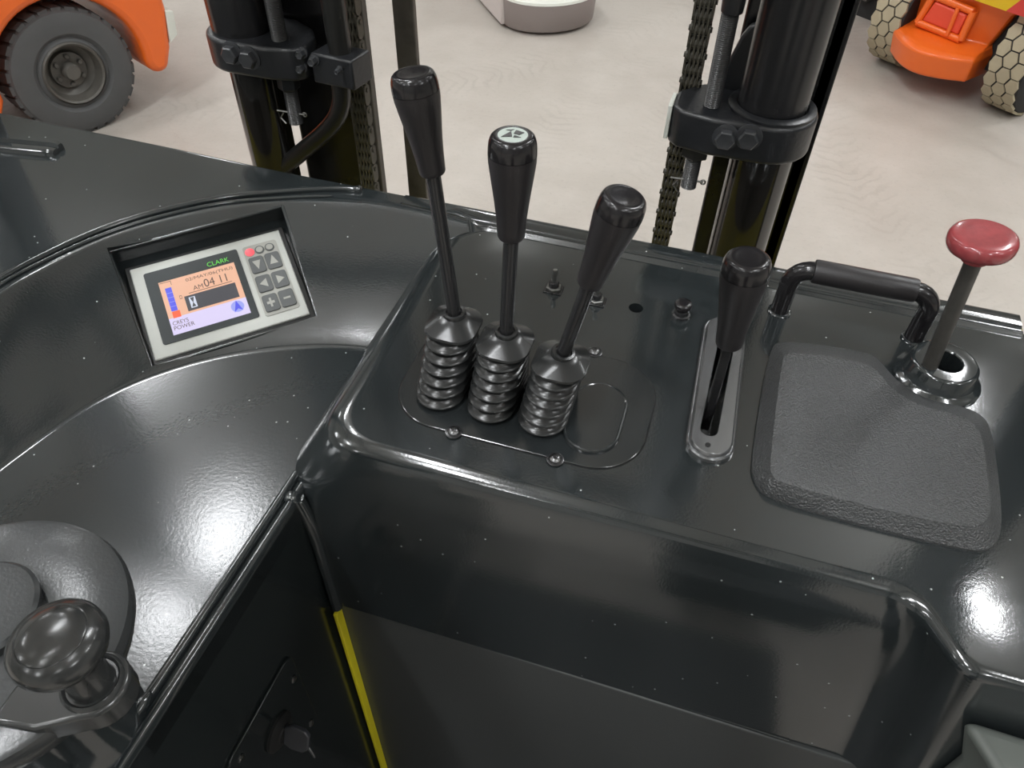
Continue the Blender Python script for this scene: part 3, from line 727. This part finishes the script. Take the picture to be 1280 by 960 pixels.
obj('key_blade', obox(NB(), k0-ky*.004-V((.012, 0, 0))-kz*.001, ky*.008, kz*.002, V((.014, 0, 0))), 'keychrome', t)
rc = k0+V((.026, 0, -.010)); ring = [rc+V((0, 0, -.010))+(V((.35, -.2, 0)).normalized()*math.cos(2*PI*k/32)+V((0, 0, 1))*math.sin(2*PI*k/32))*.014 for k in range(33)]
obj('key_ring', tube(NB(), ring, .0009, 8, False), 'keychrome', t)

# ================================================================ GREY BOX AT THE OPERATOR'S RIGHT
tc_ = atz(1199, 893, 1.11); ed = atz(1235, 950, 1.11)-tc_; ed.normalize(); bm = NB()
ta = [tc_, tc_+V((.25, -.005, 0)), tc_+V((.25, -.005, 0))+ed*.30, tc_+ed*.30]
lf = V((.022, .0, -.06))
ba = [tc_+lf, tc_+V((.26, .004, -.06)), tc_+V((.26, 0, -.06))+ed*.32, tc_+lf+ed*.32]
skin(bm, [[p-V((0, 0, .75)) for p in ba], ba, ta], True, True, True)
tag(obj('side_console', bm, 'greybox', None, bevel=.010, seg=4, smooth=50), 'grey sloping armrest console at the lower right beside the knee well', 'console')

# ================================================================ TRUCK FLOOR AND GUARD
bm = box(NB(), (-.345, -.12, .17), (.36, .41, .20))
tag(obj('truck_floor_plate', bm, 'seatblack', None, bevel=.003), 'dark floor plate at the bottom of the knee well', 'floor plate')
st = thing('unseen_seat', 'unseen black seat added behind the knee well to darken its reflections', 'seat', (.28, -.5, .2))  # out of view, added for its dark reflection in the knee well front
obj('seat_base', box(NB(), (.10, -.75, .20), (.46, -.28, .50)), 'seatblack', st, bevel=.02, seg=3)
obj('cushion', box(NB(), (.08, -.78, .50), (.48, -.25, .62)), 'seatblack', st, bevel=.04, seg=4)
obj('backrest', box(NB(), (.09, -.92, .58), (.47, -.80, 1.10)), 'seatblack', st, bevel=.05, seg=4)
tag(obj('unseen_box', box(NB(), (-1.14, -.95, .15), (-.40, .10, .80)), 'knee', None, bevel=.02, seg=3), 'unseen dark box added at left to darken the knee well reflections', 'box')  # plain block out of view, added to darken the left of the reflections
gd = thing('overhead_guard', 'dark steel overhead guard with front pillars beside the dashboard', 'guard', (-.36, .8, 1.17))
def pillar(a, b, wx, wy):
    bm = NB(); obox(bm, a-V((wx/2, wy/2, 0)), V((wx, 0, 0)), V((0, wy, 0)), b-a); obj('pillar', bm, 'mast', gd, bevel=.008)
pl = atz(22, 138, ZT)
pillar(V((pl.x-.045, pl.y-.03, .3)), V((pl.x-.05, pl.y-.10, 2.2)), .09, .07)
pr_ = atz(1276, 400, ZT)
pillar(V((.462, .845, .3)), V((.462, .745, 2.2)), .085, .07)
for y in (.72, -1.0): obj('cross_beam', box(NB(), (-1.25, y-.035, 2.17), (.50, y+.035, 2.24)), 'mast', gd, bevel=.008)
for x in (-1.2, -.83, -.56, -.29, -.02, .25, .46): obj('roof_bar', box(NB(), (x-.018, -1.0, 2.18), (x+.018, .70, 2.22)), 'mast', gd, bevel=.004)
pillar(V((-1.2, -1.05, .3)), V((-1.2, -1.0, 2.2)), .09, .09); pillar(V((.43, -1.05, .3)), V((.43, -1.0, 2.2)), .09, .09)

# ================================================================ MAST
YM = .97
def cyl(par, name, x, y, z0, z1, r, m, n=32): return obj(name, tube(NB(), [V((x, y, z0)), V((x, y, z1))], r, n), m, par, smooth=60)
def bolt(par, c, d, r=.011, name='bolt'):
    obj(name, lathe(NB(), c, d, [(r*1.0, -.001), (r*1.0, .011), (r*.85, .0125), (r*.55, .0118)], 6, True, True), 'boltsteel', par, smooth=20)
    obj('washer', lathe(NB(), c, d, [(r*1.3, -.001), (r*1.3, .002), (r*1.0, .0026)], 24), 'boltsteel', par, smooth=30)
def threaded(par, a, b, r, name='threaded_rod'):
    L = (b-a).length; n = int(L/.0022); pr = []
    for k in range(n): pr += [(r, k*.0022), (r*.90, k*.0022+.0011)]
    obj(name, lathe(NB(), a, b-a, pr, 14), 'thread', par, smooth=25)
def cotter(par, c, r):
    bm = NB(); tube(bm, [c+V((-r*2.4, -.006, .002)), c+V((r*1.7, -.001, 0))], .0014, 6)
    tube(bm, [c+V((-r*1.4, -.006, .0)), c+V((-r*1.9, -.008, -.008)), c+V((-r*1.2, -.008, -.016))], .0013, 6)
    tube(bm, [c+V((r*1.7+.003*math.cos(a), -.001, .003*math.sin(a))) for a in [2*PI*k/10 for k in range(11)]], .0012, 6)
    obj('cotter_pin', bm, 'zinc', par)
# ---- right side
zb0, zb1 = 1.262, 1.311
XR = aty(985, 60, YM).x
mr = thing('mast_upright', 'black mast upright with lift cylinder right of the gated lever', 'mast', (XR, YM+.08, .05))
cyl(mr, 'lift_cylinder', XR-.0005, YM, zb1-.01, 2.5, .0425, 'mast', 40)
cyl(mr, 'cylinder_base', XR+.004, YM, .25, 1.275, .0395, 'rod', 40)
# rail: channel behind the cylinder
def channel(par, x0, x1, y0, y1, th, m='mast', open_left=True):
    obj('rail_web', box(NB(), (x0, y0, .05), (x0+th, y1, 2.6)) if not open_left else box(NB(), (x1-th, y0, .05), (x1, y1, 2.6)), m, par, bevel=.002)
    obj('rail_flange', box(NB(), (x0, y0, .05), (x1, y0+th, 2.6)), m, par, bevel=.006, seg=3)
    obj('rail_flange', box(NB(), (x0, y1-th, .05), (x1, y1, 2.6)), m, par, bevel=.002)
channel(mr, XR-.058, XR+.068, YM+.055, YM+.165, .02)
# bracket
zb0, zb1 = aty(900, 195, YM-.05).z, aty(900, 140, YM-.04).z
zb0, zb1 = 1.262, 1.311
def clamp(par, xc, sgn, arm, y0, zb0, zb1, r=.057):
    pts = []
    for k in range(25):
        a_ = PI*.5+PI*1.0*k/24; pts.append(V((xc-sgn*r*math.cos(a_)*1.0 if False else xc+sgn*(-r*math.cos(a_)), YM+r*math.sin(a_)*1.0, zb0)))
    # straight flanks out to the arm end
    out = pts+[V((xc-sgn*arm*.55, YM-r, zb0)), V((xc-sgn*(arm-.012), YM-r+.008, zb0)), V((xc-sgn*arm, YM-r+.022, zb0)), V((xc-sgn*arm, YM+.005, zb0)), V((xc-sgn*(arm-.02), YM+r*.6, zb0)), V((xc-sgn*r, YM+r, zb0))]
    bm = NB(); prism(bm, out, V((0, 0, zb1-zb0))); return obj('clamp_bracket', bm, 'mastiron', par, bevel=.005, seg=3, smooth=50)
clamp(mr, XR, 1, .118, 0, zb0, zb1)
obj('clamp_ring', lathe(NB(), V((XR, YM, zb1-.001)), up, [(.054, 0), (.054, .004), (.050, .006), (.044, .006)], 40, True, False), 'mastiron', mr)
yb = YM-.057
for px in (907, 936):
    p_ = aty(px, 172, yb-.002); bolt(mr, V((p_.x, yb-.0005, p_.z)), V((0, -1, 0)), .0125)
p_ = aty(858, 158, YM-.03)
obj('end_plate', box(NB(), (XR-.123, YM-.038, zb0+.004), (XR-.1175, YM+.002, zb1-.001)), 'whitebody', mr, bevel=.001)
gx = aty(930, 110, YM+.03)
bm = NB(); prism(bm, [V((XR-.075, YM+.03, zb1-.002)), V((XR-.036, YM+.03, zb1-.002)), V((XR-.036, YM+.03, zb1+.085)), V((XR-.048, YM+.03, zb1+.080)), V((XR-.056, YM+.03, zb1+.066))], V((0, .014, 0))); obj('gusset', bm, 'mastiron', mr, bevel=.003)
ra = aty(889, 135, YM-.022)
threaded(mr, V((ra.x, YM-.022, zb1-.01)), V((ra.x-.001, YM-.022, zb1+.115)), .0105)
obj('anchor_eye', lathe(NB(), V((ra.x, YM-.022, zb1+.112)), up, [(.0125, 0), (.0130, .01), (.0130, .05), (.011, .06)], 20), 'mastiron', mr)
obj('anchor_clevis', box(NB(), (ra.x-.016, YM-.036, zb1+.165), (ra.x+.016, YM-.008, zb1+.225)), 'mastiron', mr, bevel=.005)
tube_pin = tube(NB(), [V((ra.x-.026, YM-.022, zb1+.195)), V((ra.x+.028, YM-.022, zb1+.195))], .006, 14); obj('clevis_pin', tube_pin, 'zinc', mr)
rbp = aty(868, 196, YM-.022)
obj('lock_nut', lathe(NB(), V((rbp.x, YM-.022, zb0-.020)), up, [(.0175, 0), (.0185, .002), (.0185, .017), (.0165, .0195)], 6), 'mastiron', mr, smooth=20)
threaded(mr, V((rbp.x, YM-.022, zb0-.066)), V((rbp.x, YM-.022, zb0-.015)), .0105)
cotter(mr, V((rbp.x, YM-.022, zb0-.056)), .0105)
# leaf chain
def leaf_chain(label, pa, pb, z0, z1):
    t = thing('leaf_chain', label, 'chain', V((pa.x, pa.y, z0)))
    pitch = .0165; n = int((z1-z0)/pitch)
    bm0 = NB(); bm1 = NB()
    def plates(bm, xs):
        for x in xs:
            pts = []
            for sy, a0 in ((1, 0), (-1, PI)):
                for k in range(7): a_ = a0+PI*k/6; pts.append(V((x, .0085*math.cos(a_)*(1), pitch*.5*sy+.0078*math.sin(a_))))
            prism(bm, pts, V((.0026, 0, 0)))
    plates(bm0, (-.0125, -.0065, -.0013, .0039, .0099)); plates(bm1, (-.0095, -.0039, .0013, .0069))
    tube(bm0, [V((-.0145, 0, pitch*.5)), V((.0145, 0, pitch*.5))], .0036, 8)
    ma = obj('link_plate', bm0, 'chain', None, smooth=0); mb = obj('link_plate', bm1, 'chain', None, smooth=0)
    for k in range(n):
        o = (ma, mb)[k % 2]; 
        if k > 1: o = o.copy(); COL.objects.link(o)
        f = k/(n-1); o.parent = t; o.location = V((pa.x+(pb.x-pa.x)*f-pa.x, 0, k*pitch))
ca = aty(829, 285, YM+.03); cb_ = aty(872, 20, YM+.03)
leaf_chain('dusty olive leaf chain hanging left of the right mast clamp', V((ca.x, YM+.03, 0)), V((cb_.x+.006, YM+.03, 0)), ca.z-.08, 1.86)
# ---- left side
XL = aty(311, 60, YM).x
ml = thing('mast_upright', 'black mast upright with hose block at left behind the display', 'mast', (XL, YM+.08, .05))
zl0, zl1 = 1.262, 1.308
cyl(ml, 'lift_cylinder', XL-.002, YM, zl1, 2.5, .0435, 'mast', 40)
cyl(ml, 'cylinder_base', XL+.002, YM, .25, zl0+.01, .0365, 'rod', 40)
clamp(ml, XL, -1, .112, 0, zl0, zl1, .054)
for px, py in ((291, 66), (313, 72)):
    p_ = aty(px, py, YM-.054); bolt(ml, V((p_.x, YM-.0545, p_.z)), V((0, -1, 0)), .0125)
la = aty(349, 45, YM-.02)
threaded(ml, V((la.x, YM-.02, zl1-.005)), V((la.x, YM-.02, zl1+.20)), .0115)
lb = aty(361, 105, YM-.02)
obj('lock_nut', lathe(NB(), V((lb.x, YM-.02, zl0-.024)), up, [(.0155, 0), (.0165, .002), (.0165, .020), (.0150, .0225)], 6), 'mastiron', ml, smooth=20)
threaded(ml, V((lb.x, YM-.02, zl0-.078)), V((lb.x, YM-.02, zl0-.018)), .0105)
cotter(ml, V((lb.x, YM-.02, zl0-.062)), .0105)
# rail with worn face
rl0, rl1 = aty(371, 150, YM+.06).x, aty(468, 150, YM+.06).x
channel(ml, rl0, rl1-.004, YM+.06, YM+.085, .010, 'mast')
sx0 = aty(441, 150, YM+.05).x; sx1 = aty(470, 150, YM+.05).x
obj('rail_face', box(NB(), (sx0, YM+.046, .05), (sx1, YM+.0605, 2.6)), 'rustrail', ml, bevel=.002)
q0, q1 = aty(459, 205, YM+.034), aty(443, 20, YM+.034)
leaf_chain('dark worn leaf chain running down the left mast rail', V((q0.x, YM+.034, 0)), V((q1.x+.004, YM+.034, 0)), q0.z-.08, 1.9)
# hose block and hose
hb = thing('hose_block', 'square black hose manifold block bolted beside the left mast clamp', 'hose block', aty(420, 85, YM-.01))
b0, b1 = aty(388, 75, YM-.03), aty(444, 85, YM-.03)
zc_ = aty(440, 95, YM-.03).z
bm = NB(); obox(bm, V((b0.x, YM-.030, zl0-.004)), V((b1.x-b0.x, -.010, .002)), V((.008, .045, 0)), V((0, 0, .042))); obj('block_body', bm, 'mastiron', hb, bevel=.003)
for px, py in ((378, 66), (378, 84), (393, 75)):
    p_ = aty(px, py, YM-.033); bolt(hb, V((p_.x, YM-.032, p_.z)), V((0, -1, 0)), .006)
p_ = aty(424, 87, YM-.041); bolt(hb, V((p_.x, YM-.039, p_.z)), V((0, -1, 0)), .0035)
hc = aty(425, 60, YM-.012); hd = aty(428, 118, YM-.012)
obj('hose', tube(NB(), [V((hc.x, YM-.012, zl0+.03)), V((hc.x-.002, YM-.012, 1.6)), V((hc.x-.006, YM-.012, 2.2))], .0165, 18), 'hose', hb, smooth=60)
hp = [V((hd.x, YM-.012, zl0))]+[aty(px, py, YM-.012) for px, py in ((427, 125), (420, 148), (403, 168), (383, 185), (360, 204), (335, 225))]
obj('hose', tube(NB(), catmull(hp, 6), .0135, 18), 'hose', hb, smooth=60)
# narrow inner post
ip0 = aty(490, 10, YM+.14).x; ip1 = aty(515, 10, YM+.14).x
tag(obj('mast_post', box(NB(), (ip0, YM+.14, .05), (ip1+.002, YM+.152, 2.6)), 'rustrail', None, bevel=.002), 'thin brown-black steel post behind the tall left lever', 'post')
for z in (2.3,):
    tag(obj('mast_crossbeam', box(NB(), (XL+.08, YM+.185, z), (XR-.06, YM+.21, z+.12)), 'mast', None, bevel=.004), 'black crossbeam joining the two mast uprights high up', 'beam')

# ================================================================ BACKGROUND TRUCKS
def wheel(par, c, axis, R, wdt, tread_m, side_m, rim_m, lugs=26, hexes=False):
    """c centre of the outer face, axis pointing out of the truck"""
    x, y, d = frame(axis)
    prof = [(R*.50, 0), (R*.56, -.012), (R*.62, .004), (R*.80, .008), (R*.93, -.002), (R*.975, -.02), (R*.975, -wdt+.02), (R*.93, -wdt), (R*.5, -wdt)]
    obj('tyre', lathe(NB(), c, d, prof, 48, False, True), side_m, par, smooth=30)
    bm = NB(); lathe(bm, c, d, [(R*.5, -.004), (R*.47, .006), (R*.44, 0), (R*.40, -.05), (R*.30, -.07), (R*.28, -.055), (R*.14, -.055), (R*.13, -.02), (R*.11, -.012), (.001, -.012)], 40, False, False)
    rim = obj('rim', bm, rim_m, par, smooth=30)
    for k in range(6):
        a_ = 2*PI*k/6+.4; obj('wheel_nut', lathe(NB(), c-d*.056+(x*math.cos(a_)+y*math.sin(a_))*R*.22, d, [(.011, 0), (.011, .014), (.008, .017)], 6), rim_m, par, smooth=20)
    # tread blocks
    mesh = None
    rows = ((-.010, -wdt*.42), (-wdt*.58, -wdt+.010)) if not hexes else None
    if not hexes:
        for side in (0, 1):
            for k in range(lugs):
                a_ = 2*PI*(k+.5*side)/lugs; da = 2*PI/lugs*.36
                def pt(a, r, h): return c+(x*math.cos(a)+y*math.sin(a))*r+d*h
                h0, h1 = rows[side]; bm = NB()
                skin(bm, [[pt(a_-da, R*.95, h0), pt(a_+da, R*.95, h0), pt(a_+da+.05, R*.95, h1), pt(a_-da+.05, R*.95, h1)], [pt(a_-da, R*1.0, h0-.004), pt(a_+da, R*1.0, h0-.004), pt(a_+da+.05, R*1.01, h1), pt(a_-da+.05, R*1.01, h1)]], True, True, True)
                obj('tread_block', bm, tread_m, par, smooth=0)
    else:
        nrow = 3; st = wdt/nrow
        for r_ in range(nrow):
            for k in range(lugs):
                a_ = 2*PI*(k+.5*(r_ % 2))/lugs; da = 2*PI/lugs; hm = -st*(r_+.5)
                def pt(u, v, r): a = a_+u*da; return c+(x*math.cos(a)+y*math.sin(a))*r+d*(hm+v*st)
                hexo = [(-.47, -.30), (0, -.63), (.47, -.30), (.47, .30), (0, .63), (-.47, .30)]
                hexo = [(u, max(-.5 if r_ == nrow-1 else -.6, min(.5 if r_ == 0 else .6, v))) for u, v in hexo]
                bm = NB(); skin(bm, [[pt(u, v, R*.955) for u, v in hexo], [pt(u*.96, v*.96, R*1.0) for u, v in hexo]], True, True, True)
                obj('tread_block', bm, tread_m, par, smooth=0)
# ---- left truck
g0 = atz(122, 164, 0); ang = math.atan2(-g0.y, -g0.x)+math.radians(17)
ax = V((math.cos(ang), math.sin(ang), 0)); sd = V((-ax.y, ax.x, 0))       # sd: to the right in the picture
if sd.dot(RGT) < 0: sd = -sd
lt = thing('forklift', 'orange forklift with a dark grey tyre at the upper left', 'forklift', g0)
WRd = .266
wcn = V((g0.x, g0.y, WRd)); wheel(lt, wcn, ax, WRd, .20, 'tyre_dark', 'tyre_dark', 'rimgrey', 30)
def lp_(s, z, o=0.): return g0+sd*s+up*z+ax*o
arch = [(.31*math.cos(a_), .275+.30*math.sin(a_)) for a_ in [math.radians(-8+ (188+4)*k/22) for k in range(23)]]
outl = [(.40, .17), (.44, .26), (.47, .42), (.46, .95), (-1.6, .95), (-1.6, .16), (-.36, .16)]+arch[::-1]+[(.315, .20), (.34, .165)]
bm = NB(); prism(bm, [lp_(s, z, .03) for s, z in outl], -ax*1.05); obj('body', bm, 'orange', lt, bevel=.03, seg=3, smooth=40)
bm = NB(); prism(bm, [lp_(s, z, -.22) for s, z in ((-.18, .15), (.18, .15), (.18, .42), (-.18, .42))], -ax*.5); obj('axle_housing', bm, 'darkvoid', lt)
bm = NB(); prism(bm, [lp_(s, z, .03) for s, z in ((.44, .28), (.485, .31), (.495, .41), (.46, .42))], -ax*.06); obj('marker_lamp', bm, 'whitebody', lt, bevel=.004)
bm = NB(); prism(bm, [lp_(s, z, -.05) for s, z in ((-.42, .95), (.55, .95), (.40, 1.25), (-1.5, 1.35), (-1.5, .95))], -ax*.9); obj('hood', bm, 'orange', lt, bevel=.03, seg=3)
# ---- right truck
gl, gr = atz(1116, 74, 0), atz(1268, 137, 0)
e1 = (gr-gl).normalized(); e2 = V((e1.y, -e1.x, 0))                        # e2 points to the viewer side
if e2.dot(EYE-gl) < 0: e2 = -e2
tr = (gr-gl).length; mid = (gl+gr)/2
rt_ = thing('forklift', 'orange forklift with tan tyres and a hazard striped counterweight', 'forklift', mid)
Rt = .26
def rp(s, z, o): return mid+e1*(s-.045)+up*z+e2*o
for s in (-1, 1):
    cw = mid+e1*(s*(tr/2+.06))+up*Rt; wheel(rt_, cw, e1*s, Rt, .17, 'tyre_tan', 'darkvoid', 'darkvoid', 22, True)
hw = tr/2-.19
def plan(hw, o0, o1, bul, n=12):
    pts = [(-hw, o1)]+[(hw*(-1+2*k/n), o0+bul*math.cos((-1+2*k/n)*PI/2)) for k in range(n+1)]+[(hw, o1)]
    return pts
def cwr(z, hw, o0, bul, o1=-.55): return [rp(s, z, o) for s, o in plan(hw, o0, o1, bul)]
rings = [cwr(.115, hw+.02, .20, .12), cwr(.13, hw+.05, .24, .12), cwr(.235, hw+.06, .26, .12), cwr(.255, hw+.05, .24, .11), cwr(.268, hw+.04, .17, .08), cwr(.28, hw+.04, .13, .06), cwr(.43, hw+.09, .14, .06), cwr(.53, hw+.20, .16, .08), cwr(.60, hw+.34, .17, .09), cwr(.85, hw+.36, .17, .09), cwr(1.0, hw+.30, .12, .08)]
bm = NB(); skin(bm, rings, True, True, True); obj('counterweight', bm, 'orange', rt_, smooth=32, bevel=.008)
# tow pocket
bm = NB(); pk = [(-.12, .31), (.08, .305), (.085, .40), (-.09, .41)]
prism(bm, [rp(s, z, .225) for s, z in pk], -e2*.06); obj('tow_pocket', bm, 'orangered', rt_, bevel=.01)
for a0, b0_ in (((-.14, .295), (.10, .288)), ((.10, .288), (.105, .42)), ((.105, .42), (-.11, .43)), ((-.11, .43), (-.14, .295))):
    obj('pocket_rim', tube(NB(), [rp(a0[0], a0[1], .215), rp(b0_[0], b0_[1], .215)], .018, 10), 'orange', rt_, smooth=60)
obj('tow_pin', tube(NB(), [rp(.035, .29, .232), rp(.035, .42, .232)], .010, 12), 'orange', rt_, smooth=60)
for k in range(8):
    s0_ = -hw-.06+k*.16
    bm = NB(); prism(bm, [rp(s, z, o) for s, z, o in ((s0_, .475, .238), (s0_+.16, .475, .238), (s0_+.25, .60, .262), (s0_+.09, .60, .262))], e2*.008); obj('hazard_stripe', bm, ('hazyellow', 'hazred')[k % 2], rt_, smooth=0)
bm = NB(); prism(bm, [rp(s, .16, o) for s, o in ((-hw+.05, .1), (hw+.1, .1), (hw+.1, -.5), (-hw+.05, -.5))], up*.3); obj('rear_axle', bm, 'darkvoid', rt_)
# ---- red truck behind
gb = atz(1085, 46, 0)
tb = thing('forklift', 'red forklift standing behind the hazard striped orange one', 'forklift', gb)
def bp_(s, z, o): return gb+e1*(s-.12)+up*z+e2*(o-.12)
bm = NB(); skin(bm, [[bp_(s, z, o) for s, o in ((-.05, -.05), (.0, .02), (.13, .02), (.13, -.5), (-.05, -.5))] for z in (.16, .20, .9)], True, True, True); obj('body', bm, 'orangered', tb, bevel=.02, seg=3)
bm = NB(); prism(bm, [bp_(s, .10, o) for s, o in ((-.25, -.12), (-.055, -.03), (-.055, -.5), (-.25, -.5))], up*.75); obj('side_tank', bm, 'rimgrey', tb, bevel=.02, seg=3)
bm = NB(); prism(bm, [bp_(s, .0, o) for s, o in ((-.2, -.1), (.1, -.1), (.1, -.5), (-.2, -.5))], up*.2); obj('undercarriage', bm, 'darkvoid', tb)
# ---- pale machine at the top
gm = atz(702, 45, 0); fd = V((-gm.x, -gm.y, 0)).normalized(); fd = (Matrix.Rotation(math.radians(24), 3, 'Z') @ fd); sr = V((-fd.y, fd.x, 0))
if sr.dot(RGT) < 0: sr = -sr
pm = thing('pallet_stacker', 'pale grey pallet stacker with a rounded dark skirt at the top of the view', 'stacker', gm)
def mo(z, hw, fr, n=16): return [gm+sr*s+fd*o+up*z for s, o in [(-hw, -1.6)]+[(-hw*math.cos(PI*k/n), -.22+fr*math.sin(PI*k/n)) for k in range(n+1)]+[(hw, -1.6)]]
bm = NB(); skin(bm, [mo(.015, .265, .20), mo(.03, .275, .215), mo(.165, .285, .23)], True, True, True); obj('skirt', bm, 'skirt', pm, smooth=40)
bm = NB(); skin(bm, [mo(.167, .285, .23), mo(.180, .282, .226), mo(.188, .27, .21)], True, True, True); obj('top_deck', bm, 'whitebody', pm, smooth=40)
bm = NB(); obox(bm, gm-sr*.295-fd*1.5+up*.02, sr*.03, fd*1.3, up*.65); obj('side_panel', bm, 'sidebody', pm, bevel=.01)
bm = NB(); obox(bm, gm-sr*.297-fd*.42+up*.16, sr*.006, fd*.02, up*.5); obj('panel_slot', bm, 'darkvoid', pm)
bm = NB(); obox(bm, gm-sr*.26-fd*1.5+up*.22, sr*.54, fd*.85, up*.9); obj('cabinet', bm, 'whitebody', pm, bevel=.03, seg=3)
